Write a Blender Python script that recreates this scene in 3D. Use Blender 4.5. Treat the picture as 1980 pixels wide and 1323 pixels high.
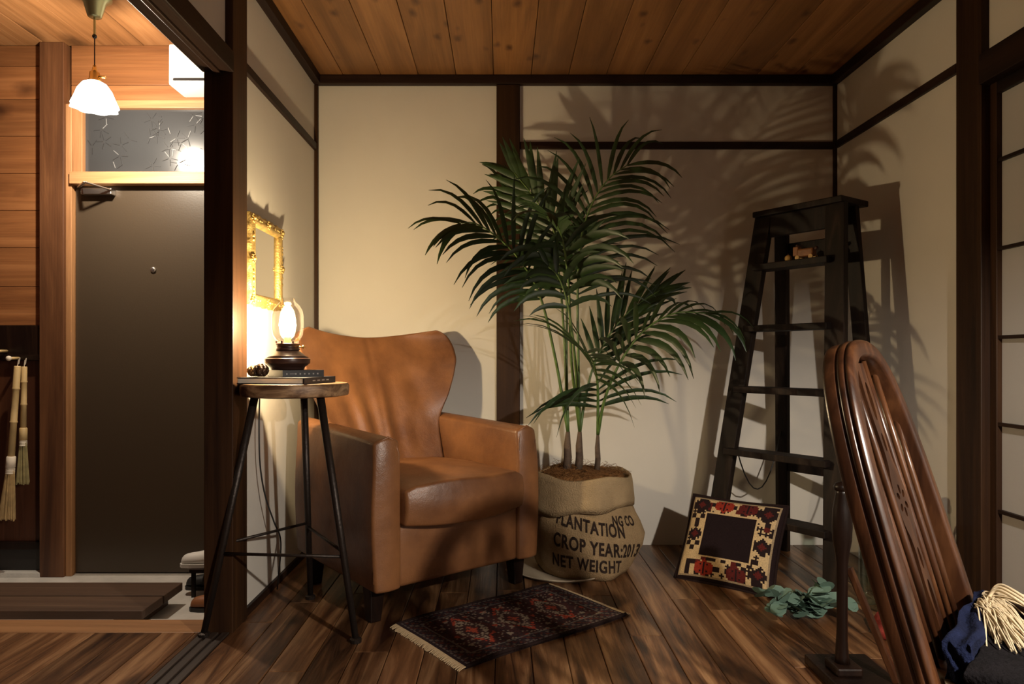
import bpy, bmesh, math, random
from mathutils import Vector, Matrix
from math import sin, cos, pi, radians, sqrt, exp
random.seed(7)
S = bpy.context.scene
C = S.collection
for o in list(bpy.data.objects):
    bpy.data.objects.remove(o)

# ---------------------------------------------------------------- camera, world, exposure
CAMZ = 0.943
cam = bpy.data.objects.new('camera', bpy.data.cameras.new('camera'))
C.objects.link(cam)
cam.location = (0, 0, CAMZ)
cam.rotation_euler = (pi / 2, 0, 0)
cam.data.sensor_width = 36
cam.data.lens = 36 * 1350 / 1980
cam.data.shift_x = 20 / 1980
cam.data.shift_y = 28.5 / 1980
cam.data.clip_start = 0.02
S.camera = cam
w = bpy.data.worlds.new('night')
S.world = w
w.use_nodes = True
w.node_tree.nodes['Background'].inputs[0].default_value = (0.02, 0.025, 0.04, 1)
w.node_tree.nodes['Background'].inputs[1].default_value = 0.05
S.view_settings.view_transform = 'Standard'
S.view_settings.look = 'None'
S.view_settings.gamma = 1
S.view_settings.use_curve_mapping = False
S.view_settings.exposure = 0.0
LAMP_W, ENTRY_W, SHADE_W = 53.0, 68.0, 205.0      # watts of the stool lamp, entry pendant, shaded pendant

# ---------------------------------------------------------------- helpers
def at(px, py, Y):
    return Vector(((px - 970) / 1350 * Y, Y, CAMZ - (py - 690) / 1350 * Y))

def tag(o, label=None, cat=None, group=None, kind=None):
    if label: o['label'] = label
    if cat: o['category'] = cat
    if group: o['group'] = group
    if kind: o['kind'] = kind
    return o

def thing(name, label, cat, loc=(0, 0, 0), rotz=0, group=None, kind=None):
    o = bpy.data.objects.new(name, None)
    C.objects.link(o)
    o.empty_display_size = .05
    o.location = loc
    o.rotation_euler = (0, 0, rotz)
    return tag(o, label, cat, group, kind)

class MB:
    def __init__(s):
        s.v = []; s.f = []
    def add(s, v, f):
        n = len(s.v)
        s.v += [tuple(p) for p in v]
        s.f += [tuple(i + n for i in q) for q in f]
        return s
    def box(s, x0, x1, y0, y1, z0, z1):
        v = [(x, y, z) for x in (x0, x1) for y in (y0, y1) for z in (z0, z1)]
        return s.add(v, [(0, 1, 3, 2), (4, 6, 7, 5), (0, 4, 5, 1), (2, 3, 7, 6), (0, 2, 6, 4), (1, 5, 7, 3)])
    def beam(s, a, b, wx, wy, up=(0, 0, 1), wx2=None, wy2=None):
        """square bar from a to b; wx along (dir x up), wy along the other"""
        a, b = Vector(a), Vector(b)
        d = (b - a).normalized()
        x = d.cross(Vector(up))
        if x.length < 1e-4: x = Vector((1, 0, 0))
        x.normalize(); y = x.cross(d)
        wx2 = wx if wx2 is None else wx2
        wy2 = wy if wy2 is None else wy2
        v = []
        for p, p1, p2 in ((a, wx, wy), (b, wx2, wy2)):
            for i, j in ((-1, -1), (1, -1), (1, 1), (-1, 1)):
                v.append(p + x * i * p1 / 2 + y * j * p2 / 2)
        return s.add(v, [(0, 1, 2, 3), (4, 7, 6, 5), (0, 4, 5, 1), (1, 5, 6, 2), (2, 6, 7, 3), (3, 7, 4, 0)])
    def tube(s, pts, r, n=8, cap=True):
        pts = [Vector(p) for p in pts]
        m = len(pts)
        rs = r if isinstance(r, (list, tuple)) else [r] * m
        v, f = [], []
        x = None
        for i, p in enumerate(pts):
            d = (pts[min(i + 1, m - 1)] - pts[max(i - 1, 0)]).normalized()
            if x is None:
                x = d.orthogonal().normalized()
            x = (x - d * x.dot(d))
            x = x.normalized() if x.length > 1e-6 else d.orthogonal().normalized()
            y = d.cross(x)
            for k in range(n):
                a = 2 * pi * k / n
                v.append(p + (x * cos(a) + y * sin(a)) * rs[i])
        for i in range(m - 1):
            for k in range(n):
                k2 = (k + 1) % n
                f.append((i * n + k, i * n + k2, (i + 1) * n + k2, (i + 1) * n + k))
        if cap:
            f.append(tuple(range(n - 1, -1, -1)))
            f.append(tuple(range((m - 1) * n, m * n)))
        return s.add(v, f)
    def lathe(s, prof, n=24, cx=0, cy=0, cap=True, fr=None):
        v, f = [], []
        m = len(prof)
        for i, (r, z) in enumerate(prof):
            for k in range(n):
                a = 2 * pi * k / n
                rr = fr(r, z, a) if fr else r
                v.append((cx + rr * cos(a), cy + rr * sin(a), z))
        for i in range(m - 1):
            for k in range(n):
                k2 = (k + 1) % n
                f.append((i * n + k, i * n + k2, (i + 1) * n + k2, (i + 1) * n + k))
        if cap:
            f.append(tuple(range(n - 1, -1, -1)))
            f.append(tuple(range((m - 1) * n, m * n)))
        return s.add(v, f)
    def ball(s, c, r, sc=(1, 1, 1), n=10, m=6, rot=None):
        v, f = [], []
        c = Vector(c)
        for i in range(1, m):
            t = pi * i / m
            for k in range(n):
                a = 2 * pi * k / n
                p = Vector((r * sc[0] * sin(t) * cos(a), r * sc[1] * sin(t) * sin(a), r * sc[2] * cos(t)))
                v.append(c + (rot @ p if rot else p))
        for z in (1, -1):
            p = Vector((0, 0, z * r * sc[2]))
            v.append(c + (rot @ p if rot else p))
        T, B = (m - 1) * n, (m - 1) * n + 1
        for i in range(m - 2):
            for k in range(n):
                k2 = (k + 1) % n
                f.append((i * n + k, (i + 1) * n + k, (i + 1) * n + k2, i * n + k2))
        for k in range(n):
            k2 = (k + 1) % n
            f.append((T, k, k2)); f.append((B, (m - 2) * n + k2, (m - 2) * n + k))
        return s.add(v, f)
    def sweep(s, pts, prof, bn, closed=False):
        """profile (a along bn x tangent, b along bn) swept along pts"""
        pts = [Vector(p) for p in pts]
        bn = Vector(bn).normalized()
        m, n = len(pts), len(prof)
        v, f = [], []
        for i, p in enumerate(pts):
            d = (pts[min(i + 1, m - 1)] - pts[max(i - 1, 0)]).normalized()
            x = bn.cross(d).normalized()
            for a, b in prof:
                v.append(p + x * a + bn * b)
        for i in range(m - 1):
            for k in range(n):
                k2 = (k + 1) % n
                f.append((i * n + k, i * n + k2, (i + 1) * n + k2, (i + 1) * n + k))
        f.append(tuple(range(n - 1, -1, -1))); f.append(tuple(range((m - 1) * n, m * n)))
        return s.add(v, f)
    def mesh(s, name, mat, smooth=False):
        me = bpy.data.meshes.new(name)
        me.from_pydata(s.v, [], s.f)
        bm = bmesh.new(); bm.from_mesh(me)
        bmesh.ops.recalc_face_normals(bm, faces=bm.faces)
        bm.to_mesh(me); bm.free()
        if smooth:
            for p in me.polygons: p.use_smooth = True
        me.materials.append(mat)
        return me
    def build(s, name, mat, parent=None, smooth=False, bevel=0, sub=0, kind=None, loc=None, seg=2, label=None):
        return link(name, s.mesh(name, mat, smooth), parent, bevel, sub, kind, loc, seg, label)

def link(name, me, parent=None, bevel=0, sub=0, kind=None, loc=None, seg=2, label=None):
    o = bpy.data.objects.new(name, me)
    C.objects.link(o)
    if parent: o.parent = parent
    if loc is not None: o.location = loc
    if bevel:
        b = o.modifiers.new('bevel', 'BEVEL'); b.width = bevel; b.segments = seg; b.limit_method = 'ANGLE'
    if sub:
        b = o.modifiers.new('sub', 'SUBSURF'); b.levels = sub; b.render_levels = sub
    if kind: o['kind'] = kind
    if label: o['label'] = label
    return o

def curve_mesh(cu, mat, name):
    o = bpy.data.objects.new('tmp', cu); C.objects.link(o)
    dg = bpy.context.evaluated_depsgraph_get()
    me = bpy.data.meshes.new_from_object(o.evaluated_get(dg))
    bpy.data.objects.remove(o)
    me.name = name
    me.materials.clear(); me.materials.append(mat)
    return me

def lerp(a, b, t): return a + (b - a) * t
def interp(tab, t):
    for (a, x), (b, y) in zip(tab, tab[1:]):
        if t <= b:
            return lerp(x, y, max(0, (t - a) / (b - a)))
    return tab[-1][1]
def smooth_path(pts, n):
    """Catmull-Rom through pts"""
    pts = [Vector(p) for p in pts]
    P = [pts[0] * 2 - pts[1]] + pts + [pts[-1] * 2 - pts[-2]]
    out = []
    for i in range(1, len(P) - 2):
        for k in range(n):
            t = k / n
            a, b, c, d = P[i - 1], P[i], P[i + 1], P[i + 2]
            out.append(.5 * ((2 * b) + (c - a) * t + (2 * a - 5 * b + 4 * c - d) * t * t + (3 * b - a - 3 * c + d) * t ** 3))
    out.append(pts[-1])
    return out

# ---------------------------------------------------------------- materials
M = {}
def new(name):
    m = bpy.data.materials.new(name); m.use_nodes = True
    nt = m.node_tree
    M[name] = m
    return m, nt, nt.nodes['Principled BSDF'], nt.nodes.new, nt.links.new

def plain(name, col, rough=.5, metal=0, bump=0, bscale=60, var=0, spec=.5, vscale=4):
    m, nt, b, N, L = new(name)
    b.inputs['Base Color'].default_value = (*col, 1)
    b.inputs['Roughness'].default_value = rough
    b.inputs['Metallic'].default_value = metal
    b.inputs['Specular IOR Level'].default_value = spec
    if bump or var:
        tc = N('ShaderNodeTexCoord')
    if var:
        n = N('ShaderNodeTexNoise'); n.inputs['Scale'].default_value = vscale; n.inputs['Detail'].default_value = 6
        L(tc.outputs['Object'], n.inputs['Vector'])
        r = N('ShaderNodeValToRGB')
        r.color_ramp.elements[0].position = .3; r.color_ramp.elements[1].position = .7
        r.color_ramp.elements[0].color = (*[c * (1 - var) for c in col], 1)
        r.color_ramp.elements[1].color = (*[min(1, c * (1 + var)) for c in col], 1)
        L(n.outputs['Fac'], r.inputs['Fac']); L(r.outputs['Color'], b.inputs['Base Color'])
    if bump:
        n = N('ShaderNodeTexNoise'); n.inputs['Scale'].default_value = bscale; n.inputs['Detail'].default_value = 4
        L(tc.outputs['Object'], n.inputs['Vector'])
        u = N('ShaderNodeBump'); u.inputs['Strength'].default_value = bump; u.inputs['Distance'].default_value = .01
        L(n.outputs['Fac'], u.inputs['Height']); L(u.outputs['Normal'], b.inputs['Normal'])
    return m

def wood(name, cols, axis='Y', scale=6, stretch=.06, rough=.45, knots=0, rnd=.25, bump=.15, pos=(.3, .5, .7), knotcol=None, dist=1.2, spec=.5):
    m, nt, b, N, L = new(name)
    tc = N('ShaderNodeTexCoord'); oi = N('ShaderNodeObjectInfo')
    mul = N('ShaderNodeVectorMath'); mul.operation = 'SCALE'; mul.inputs[0].default_value = (31.7, 17.3, 23.9)
    L(oi.outputs['Random'], mul.inputs['Scale'])
    ad = N('ShaderNodeVectorMath'); ad.operation = 'ADD'
    L(tc.outputs['Object'], ad.inputs[0]); L(mul.outputs[0], ad.inputs[1])
    mp = N('ShaderNodeMapping')
    sc = [1, 1, 1]; sc['XYZ'.index(axis)] = stretch
    mp.inputs['Scale'].default_value = sc
    L(ad.outputs[0], mp.inputs['Vector'])
    n = N('ShaderNodeTexNoise'); n.inputs['Scale'].default_value = scale; n.inputs['Detail'].default_value = 8
    n.inputs['Roughness'].default_value = .62; n.inputs['Distortion'].default_value = dist
    L(mp.outputs[0], n.inputs['Vector'])
    r = N('ShaderNodeValToRGB')
    e = r.color_ramp.elements
    e[0].position = pos[0]; e[0].color = (*cols[0], 1)
    e[1].position = pos[2]; e[1].color = (*cols[2], 1)
    k = e.new(pos[1]); k.color = (*cols[1], 1)
    L(n.outputs['Fac'], r.inputs['Fac'])
    col = r.outputs['Color']
    # fine grain
    mp2 = N('ShaderNodeMapping'); sc2 = [1, 1, 1]; sc2['XYZ'.index(axis)] = stretch * .35
    mp2.inputs['Scale'].default_value = sc2
    L(ad.outputs[0], mp2.inputs['Vector'])
    g = N('ShaderNodeTexNoise'); g.inputs['Scale'].default_value = scale * 16; g.inputs['Detail'].default_value = 3
    L(mp2.outputs[0], g.inputs['Vector'])
    gr = N('ShaderNodeMapRange'); gr.inputs['To Min'].default_value = .72; gr.inputs['To Max'].default_value = 1.22
    L(g.outputs['Fac'], gr.inputs['Value'])
    rr = N('ShaderNodeMapRange'); rr.inputs['To Min'].default_value = 1 - rnd; rr.inputs['To Max'].default_value = 1 + rnd
    L(oi.outputs['Random'], rr.inputs['Value'])
    mm = N('ShaderNodeMath'); mm.operation = 'MULTIPLY'; L(gr.outputs[0], mm.inputs[0]); L(rr.outputs[0], mm.inputs[1])
    if knots:
        mk = N('ShaderNodeMapping'); sk = [1, 1, 1]; sk['XYZ'.index(axis)] = .55
        mk.inputs['Scale'].default_value = sk
        L(ad.outputs[0], mk.inputs['Vector'])
        wz = N('ShaderNodeTexNoise'); wz.inputs['Scale'].default_value = 25; L(mk.outputs[0], wz.inputs['Vector'])
        wa = N('ShaderNodeVectorMath'); wa.operation = 'MULTIPLY_ADD'; wa.inputs[1].default_value = (.03, .03, .03)
        L(wz.outputs['Color'], wa.inputs[0]); L(mk.outputs[0], wa.inputs[2])
        vo = N('ShaderNodeTexVoronoi'); vo.inputs['Scale'].default_value = knots; L(wa.outputs[0], vo.inputs['Vector'])
        kr = N('ShaderNodeMapRange'); kr.inputs['From Min'].default_value = .05; kr.inputs['From Max'].default_value = .21
        kr.inputs['To Min'].default_value = .85; kr.inputs['To Max'].default_value = 0
        L(vo.outputs['Distance'], kr.inputs['Value'])
        mx = N('ShaderNodeMix'); mx.data_type = 'RGBA'
        mx.inputs['B'].default_value = (*(knotcol or [c * .35 for c in cols[0]]), 1)
        L(kr.outputs[0], mx.inputs['Factor']); L(col, mx.inputs['A'])
        col = mx.outputs['Result']
    hs = N('ShaderNodeHueSaturation'); L(col, hs.inputs['Color']); L(mm.outputs[0], hs.inputs['Value'])
    L(hs.outputs[0], b.inputs['Base Color'])
    b.inputs['Roughness'].default_value = rough
    b.inputs['Specular IOR Level'].default_value = spec
    if bump:
        u = N('ShaderNodeBump'); u.inputs['Strength'].default_value = bump; u.inputs['Distance'].default_value = .004
        L(g.outputs['Fac'], u.inputs['Height']); L(u.outputs['Normal'], b.inputs['Normal'])
    return m

def thin_glass(name, tint=(1, 1, 1), gloss=.06, rough=.02):
    m, nt, b, N, L = new(name)
    t = N('ShaderNodeBsdfTransparent'); t.inputs[0].default_value = (*tint, 1)
    g = N('ShaderNodeBsdfGlossy'); g.inputs['Roughness'].default_value = rough
    lw = N('ShaderNodeLayerWeight'); lw.inputs[0].default_value = .25
    mr = N('ShaderNodeMapRange'); mr.inputs['To Min'].default_value = gloss; mr.inputs['To Max'].default_value = .75
    L(lw.outputs['Facing'], mr.inputs['Value'])
    mx = N('ShaderNodeMixShader')
    L(mr.outputs[0], mx.inputs[0]); L(t.outputs[0], mx.inputs[1]); L(g.outputs[0], mx.inputs[2])
    L(mx.outputs[0], nt.nodes['Material Output'].inputs[0])
    return m

def glow(name, col, strength):
    m, nt, b, N, L = new(name)
    b.inputs['Base Color'].default_value = (*col, 1)
    b.inputs['Emission Color'].default_value = (*col, 1)
    b.inputs['Emission Strength'].default_value = strength
    return m

def attr_mat(name, rough=.9, bump=.5, bscale=250, amount=.5):
    m, nt, b, N, L = new(name)
    a = N('ShaderNodeAttribute'); a.attribute_name = 'Col'
    tc = N('ShaderNodeTexCoord')
    n = N('ShaderNodeTexNoise'); n.inputs['Scale'].default_value = bscale
    L(tc.outputs['Object'], n.inputs['Vector'])
    mr = N('ShaderNodeMapRange'); mr.inputs['To Min'].default_value = 1 - amount; mr.inputs['To Max'].default_value = 1 + amount
    L(n.outputs['Fac'], mr.inputs['Value'])
    hs = N('ShaderNodeHueSaturation'); L(a.outputs['Color'], hs.inputs['Color']); L(mr.outputs[0], hs.inputs['Value'])
    L(hs.outputs[0], b.inputs['Base Color'])
    b.inputs['Roughness'].default_value = rough
    b.inputs['Specular IOR Level'].default_value = .15
    u = N('ShaderNodeBump'); u.inputs['Strength'].default_value = bump; u.inputs['Distance'].default_value = .003
    L(n.outputs['Fac'], u.inputs['Height']); L(u.outputs['Normal'], b.inputs['Normal'])
    return m

plain('plaster', (.62, .585, .52), .85, bump=.12, bscale=9, var=.03, vscale=3)
plain('plaster_hall', (.6, .55, .48), .85, bump=.1, bscale=9)
wood('dark_post', [(.014, .006, .003), (.034, .0145, .006), (.058, .026, .009)], 'Z', 10, .05, .5, rnd=.1, spec=.2)
wood('dark_rail_x', [(.008, .004, .003), (.018, .008, .005), (.034, .015, .008)], 'X', 10, .05, .5, rnd=.1, spec=.2)
wood('dark_rail_y', [(.008, .004, .003), (.018, .008, .005), (.034, .015, .008)], 'Y', 10, .05, .5, rnd=.1, spec=.2)
wood('floor_wood', [(.024, .008, .0035), (.135, .060, .024), (.30, .165, .078)], 'Y', 13, .075, .34, rnd=.3, pos=(.34, .5, .68), knots=5, dist=1.6)
wood('cedar', [(.125, .052, .015), (.20, .088, .027), (.27, .125, .042)], 'Y', 9, .06, .5, knots=9, rnd=.18, knotcol=(.05, .015, .005))
wood('cedar_x', [(.14, .050, .016), (.25, .098, .032), (.36, .155, .056)], 'X', 8, .06, .5, knots=4, rnd=.2, knotcol=(.06, .02, .007))
wood('cedar_hall', [(.18, .075, .022), (.29, .13, .045), (.40, .20, .08)], 'Y', 7, .08, .5, knots=3, rnd=.15)
wood('entry_post', [(.055, .020, .008), (.13, .052, .020), (.24, .105, .042)], 'Z', 8, .06, .5, rnd=.1, knots=3)
wood('entry_frame', [(.26, .12, .05), (.40, .20, .085), (.52, .28, .13)], 'Z', 9, .06, .5, rnd=.1)
wood('entry_frame_x', [(.26, .12, .05), (.40, .20, .085), (.52, .28, .13)], 'X', 9, .06, .5, rnd=.1)
wood('sill_wood', [(.20, .09, .03), (.32, .155, .06), (.40, .21, .09)], 'X', 8, .06, .5, rnd=.05)
wood('brown_panel', [(.035, .010, .004), (.062, .020, .008), (.09, .032, .012)], 'Z', 7, .07, .45, rnd=.1)
wood('step_wood', [(.050, .026, .015), (.085, .047, .028), (.13, .075, .045)], 'X', 8, .05, .55, rnd=.15)
wood('track_wood', [(.020, .013, .010), (.035, .023, .017), (.055, .038, .028)], 'Y', 10, .05, .5, rnd=.1)
wood('ladder_wood', [(.004, .002, .0014), (.010, .005, .003), (.036, .021, .013)], 'Z', 16, .08, .6, rnd=.15, spec=.25, pos=(.32, .52, .75))
wood('chair_wood', [(.014, .005, .0025), (.042, .015, .006), (.10, .040, .015)], 'Z', 12, .09, .3, rnd=.1, bump=.05)
wood('stool_wood', [(.05, .022, .010), (.16, .085, .04), (.40, .25, .13)], 'X', 14, .12, .5, rnd=.05, pos=(.35, .5, .66))
wood('stand_wood', [(.006, .003, .002), (.010, .0045, .003), (.020, .009, .005)], 'Z', 12, .09, .35, rnd=.1, spec=.3)
plain('iron', (.030, .022, .018), .45, .6, bump=.2, bscale=80)
plain('black', (.012, .010, .009), .45)
plain('door_paint', (.062, .044, .028), .34, bump=.03, bscale=120)
plain('steel', (.6, .58, .55), .3, 1)
plain('brass', (.75, .50, .18), .28, 1)
plain('green_brass', (.35, .36, .20), .35, .8)
plain('gold', (.62, .43, .15), .42, .7, bump=.35, bscale=160, var=.3, vscale=40)
plain('concrete', (.55, .53, .49), .8, bump=.2, bscale=60, var=.12, vscale=9)
plain('white_plastic', (.85, .85, .83), .4)
plain('paper', (.43, .42, .41), .9, bump=.06, bscale=30)
plain('bronze_enamel', (.050, .024, .018), .33, .2)
plain('book_dark', (.012, .012, .018), .4)
plain('book_black', (.010, .009, .010), .35)
plain('page', (.62, .57, .47), .9)
plain('spine_print', (.35, .33, .30), .6)
plain('pine_cone', (.055, .028, .014), .3, var=.4, vscale=40)
plain('pine_cone_lit', (.35, .22, .10), .5, var=.3, vscale=40)  # paler copy of the cone colour, strong lamplight painted in
plain('burlap', (.31, .215, .115), .95, bump=.6, bscale=190, var=.16, vscale=14, spec=.1)
plain('burlap_fold', (.36, .26, .145), .95, bump=.6, bscale=190, var=.14, vscale=14, spec=.1)
plain('ink', (.028, .018, .014), .9, spec=.1, var=.5, vscale=60)
plain('coir', (.20, .095, .035), .95, bump=1, bscale=110, var=.4, vscale=30, spec=.1)
plain('palm_leaf', (.019, .042, .011), .42, var=.35, vscale=5)
plain('palm_stem', (.085, .145, .035), .45, var=.3, vscale=12)
plain('palm_trunk', (.085, .055, .035), .8, bump=.6, bscale=60, var=.4, vscale=25)
plain('eucalyptus', (.115, .19, .145), .6, var=.25, vscale=20)
plain('cord_black', (.012, .011, .010), .5)
plain('bamboo', (.52, .37, .17), .45, var=.15, vscale=12)
plain('bristle', (.38, .26, .115), .8, var=.25, vscale=30)
plain('bristle_green', (.27, .225, .10), .8, var=.25, vscale=30)
plain('twine', (.68, .60, .48), .8)
plain('fringe', (.52, .42, .27), .85, var=.12, vscale=30)
plain('rug_fringe', (.45, .33, .19), .9)
plain('indigo', (.006, .009, .028), .95, bump=.5, bscale=200, var=.35, vscale=25, spec=.1)
plain('throw_dark', (.006, .005, .006), .95, bump=.5, bscale=160, var=.4, vscale=30, spec=.1)
plain('cushion_back', (.018, .010, .009), .95, bump=.4, bscale=200, spec=.1)
plain('red_cloth', (.22, .022, .016), .7, bump=.5, bscale=40, var=.5, vscale=18)
plain('silver', (.5, .45, .42), .3, .6)
plain('toy_brown', (.22, .085, .025), .5, var=.3, vscale=40)
plain('toy_yellow', (.50, .30, .085), .5)
plain('toy_dark', (.05, .02, .01), .5)
plain('shoe_white', (.75, .74, .70), .5)
plain('shoe_brown', (.30, .12, .05), .45)
plain('shoe_black', (.015, .014, .014), .5)
plain('etch', (.02, .02, .022), .6)
plain('etch_pale', (.22, .225, .23), .4)
plain('shade_enamel', (.06, .055, .05), .4)
plain('cream_tray', (.52, .44, .32), .6)
thin_glass('lamp_glass', (1, .99, .97), .05)
thin_glass('bulb_glass', (1, .97, .9), .08)
thin_glass('jar_glass', (.80, .88, .82), .10)
glow('filament', (1, .70, .36), 180)
def glow_glass(name, col, strength, clear):
    m, nt, b, N, L = new(name)
    t = N('ShaderNodeBsdfTransparent'); t.inputs[0].default_value = (clear, clear, clear, 1)
    e = N('ShaderNodeEmission'); e.inputs[0].default_value = (*col, 1); e.inputs[1].default_value = strength
    a = N('ShaderNodeAddShader'); L(t.outputs[0], a.inputs[0]); L(e.outputs[0], a.inputs[1])
    L(a.outputs[0], nt.nodes['Material Output'].inputs[0])
glow_glass('milk_shade', (1, .93, .84), 3, .72)
glow_glass('lit_bulb_white', (1, .93, .82), 12, .9)
glow_glass('lit_bulb', (1, .80, .50), 14, .9)
glow('filament_white', (1, .90, .76), 60)
attr_mat('cushion_print', bscale=220)
attr_mat('rug_print', bscale=260, amount=.7)
# transom: frosted glass with dark night behind
m, nt, b, N, L = new('frosted')
b.inputs['Base Color'].default_value = (.045, .047, .05, 1); b.inputs['Roughness'].default_value = .24
# mirror
m, nt, b, N, L = new('mirror')
b.inputs['Base Color'].default_value = (.9, .9, .88, 1); b.inputs['Metallic'].default_value = 1; b.inputs['Roughness'].default_value = .06
# leather
m, nt, b, N, L = new('leather')
tc = N('ShaderNodeTexCoord')
n = N('ShaderNodeTexNoise'); n.inputs['Scale'].default_value = 4.5; n.inputs['Detail'].default_value = 7; n.inputs['Roughness'].default_value = .6
L(tc.outputs['Object'], n.inputs['Vector'])
r = N('ShaderNodeValToRGB'); e = r.color_ramp.elements
e[0].position = .3; e[0].color = (.098, .037, .015, 1)
e[1].position = .72; e[1].color = (.24, .102, .038, 1)
L(n.outputs['Fac'], r.inputs['Fac']); L(r.outputs[0], b.inputs['Base Color'])
b.inputs['Roughness'].default_value = .40
v = N('ShaderNodeTexVoronoi'); v.inputs['Scale'].default_value = 260; L(tc.outputs['Object'], v.inputs['Vector'])
n2 = N('ShaderNodeTexNoise'); n2.inputs['Scale'].default_value = 22; n2.inputs['Detail'].default_value = 5; L(tc.outputs['Object'], n2.inputs['Vector'])
ad = N('ShaderNodeMath'); ad.operation = 'MULTIPLY_ADD'; ad.inputs[1].default_value = .12
L(v.outputs['Distance'], ad.inputs[0]); L(n2.outputs['Fac'], ad.inputs[2])
u = N('ShaderNodeBump'); u.inputs['Strength'].default_value = .22; u.inputs['Distance'].default_value = .01
L(ad.outputs[0], u.inputs['Height']); L(u.outputs['Normal'], b.inputs['Normal'])

# ---------------------------------------------------------------- the room
YB, XL, XR, ZC = 3.5, -.935, 1.675, 2.345
ZE, GZ = 2.50, -.148           # entry ceiling height, entry floor level
Y0, X0 = -1.6, -2.75           # wall behind the camera, far wall of the hall
PY0, PY1 = 2.385, 2.52         # line of posts

def struct(name, mb, mat, label, cat, bevel=0):
    o = mb.build(name, M[mat], None, bevel=bevel)
    return tag(o, label, cat, kind='structure')

# floor: sub floor with planks laid on it
fl = struct('floor', MB().box(X0, XR + .08, Y0, PY0, -.13, -.02).box(XL - .05, XR + .08, PY0, YB + .05, -.13, -.02), 'dark_rail_y', 'dark varnished plank floor with strong grain', 'floor')
PW = .1135
plank_mesh = {}
def plank(length, width, th, mat, bev=.0015):
    k = (round(length, 3), round(width, 3), mat)
    if k not in plank_mesh:
        plank_mesh[k] = MB().box(-width / 2 + .0012, width / 2 - .0012, 0.0008, length - .0008, -th, 0).mesh('plank', M[mat])
    return plank_mesh[k]
def lay(x0, x1, ya, yb, parent, mat, z, width=PW, name='plank', L0=1.82, th=.02):
    x = x0; row = 0
    while x < x1 - .005:
        wd = min(width, x1 - x)
        y = yb
        first = True
        while y > ya + .001:
            ln = L0 if not first else L0 * (.35 + .65 * random.random())
            if y - ln < ya + .15: ln = y - ya
            ln = round(ln, 2) if y - ln > ya + .01 else ln
            link(name, plank(ln, wd, th, mat), parent, bevel=.0018, seg=1, loc=(x + wd / 2, y - ln, z))
            y -= ln; first = False
        x += wd; row += 1
lay(-.928, XR + .07, Y0, YB, fl, 'floor_wood', 0)
lay(X0, -1.028, Y0, PY0, fl, 'floor_wood', 0)

# ceiling
ce = struct('ceiling', MB().box(XL - .05, XR + .1, Y0, YB + .06, ZC + .014, ZC + .06), 'dark_rail_y', 'knotty reddish cedar board ceiling over the alcove', 'ceiling')
lay(XL - .04, XR + .08, Y0, YB, ce, 'cedar', ZC + .012, .187, 'ceiling_board', 3.2, .012)
ce2 = struct('ceiling_entry', MB().box(X0, XL - .05, Y0, YB + .06, ZE + .014, ZE + .06), 'cedar_hall', 'pale cedar board ceiling above the entry', 'ceiling')
lay(X0, XL - .05, Y0, YB, ce2, 'cedar_hall', ZE + .012, .24, 'ceiling_board', 3.0, .012)

# plaster walls
struct('wall_back', MB().box(XL - .05, XR + .06, YB, YB + .06, -.02, ZC + .01), 'plaster', 'cream plaster wall behind the armchair and palm', 'wall')
struct('wall_left', MB().box(XL - .05, XL, PY1, YB, -.02, ZE), 'plaster', 'cream plaster wall carrying the gilt mirror', 'wall')
struct('wall_right', MB().box(XR, XR + .06, 2.55, YB, -.02, ZC + .01), 'plaster', 'cream plaster wall behind the stepladder', 'wall')
struct('wall_over_opening', MB().box(-.985, -.945, Y0, PY0, 1.985, ZE), 'plaster', 'plaster wall strip above the entry opening', 'wall')
struct('wall_over_screens', MB().box(XR + .015, XR + .06, Y0, 2.42, 1.99, ZC + .01), 'plaster', 'plaster wall strip above the paper screens', 'wall')
struct('wall_right_near', MB().box(XR + .015, XR + .06, Y0, -.45, -.02, 1.90), 'plaster', 'plaster wall beside the camera', 'wall')
struct('wall_front', MB().box(X0, XR + .1, Y0 - .06, Y0, -.13, ZE), 'brown_panel', 'unseen wall behind the camera, coloured dark to cut bounce light', 'wall')  # dark finish added to cut light bouncing back into the room
struct('wall_hall', MB().box(X0 - .06, X0, Y0, YB + .06, GZ - .05, ZE), 'brown_panel', 'side wall of the entry hall', 'wall')

# posts, rails (dark stained)
def trim(n, mb, mat, label, bevel=.003):
    return struct('trim_%d' % n, mb, mat, label, 'post' if 'post' in label else 'rail', bevel)
trim(1, MB().box(-1.018, -.918, PY0, PY1, -.02, ZE), 'dark_post', 'dark wooden post between entry and alcove')
trim(2, MB().box(1.662, 1.78, 2.42, 2.555, -.02, ZC), 'dark_post', 'dark wooden post beside the paper screen')
trim(3, MB().box(-.026, .091, YB - .022, YB + .02, -.02, ZC - .045), 'dark_post', 'dark wooden post dividing the back wall')
trim(4, MB().box(.091, XR, YB - .014, YB + .01, 1.982, 2.018), 'dark_rail_x', 'dark rail crossing the back wall behind palm')
trim(5, MB().box(XL, XR, YB - .035, YB + .01, ZC - .045, ZC), 'dark_rail_x', 'dark cornice rail along top of back wall')
trim(6, MB().box(XL - .01, XL + .014, PY1, YB - .02, 1.972, 2.008), 'dark_rail_y', 'dark rail crossing the wall above the mirror')
trim(7, MB().box(XL - .01, XL + .035, Y0, YB - .035, ZC - .045, ZC), 'dark_rail_y', 'dark cornice rail along the entry side')
trim(8, MB().box(XR - .014, XR + .01, 2.555, YB - .02, 1.982, 2.018), 'dark_rail_y', 'dark rail crossing the wall above the stepladder')
trim(9, MB().box(XR - .035, XR + .02, Y0, YB - .035, ZC - .045, ZC), 'dark_rail_y', 'dark cornice rail along the screen side')
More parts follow.
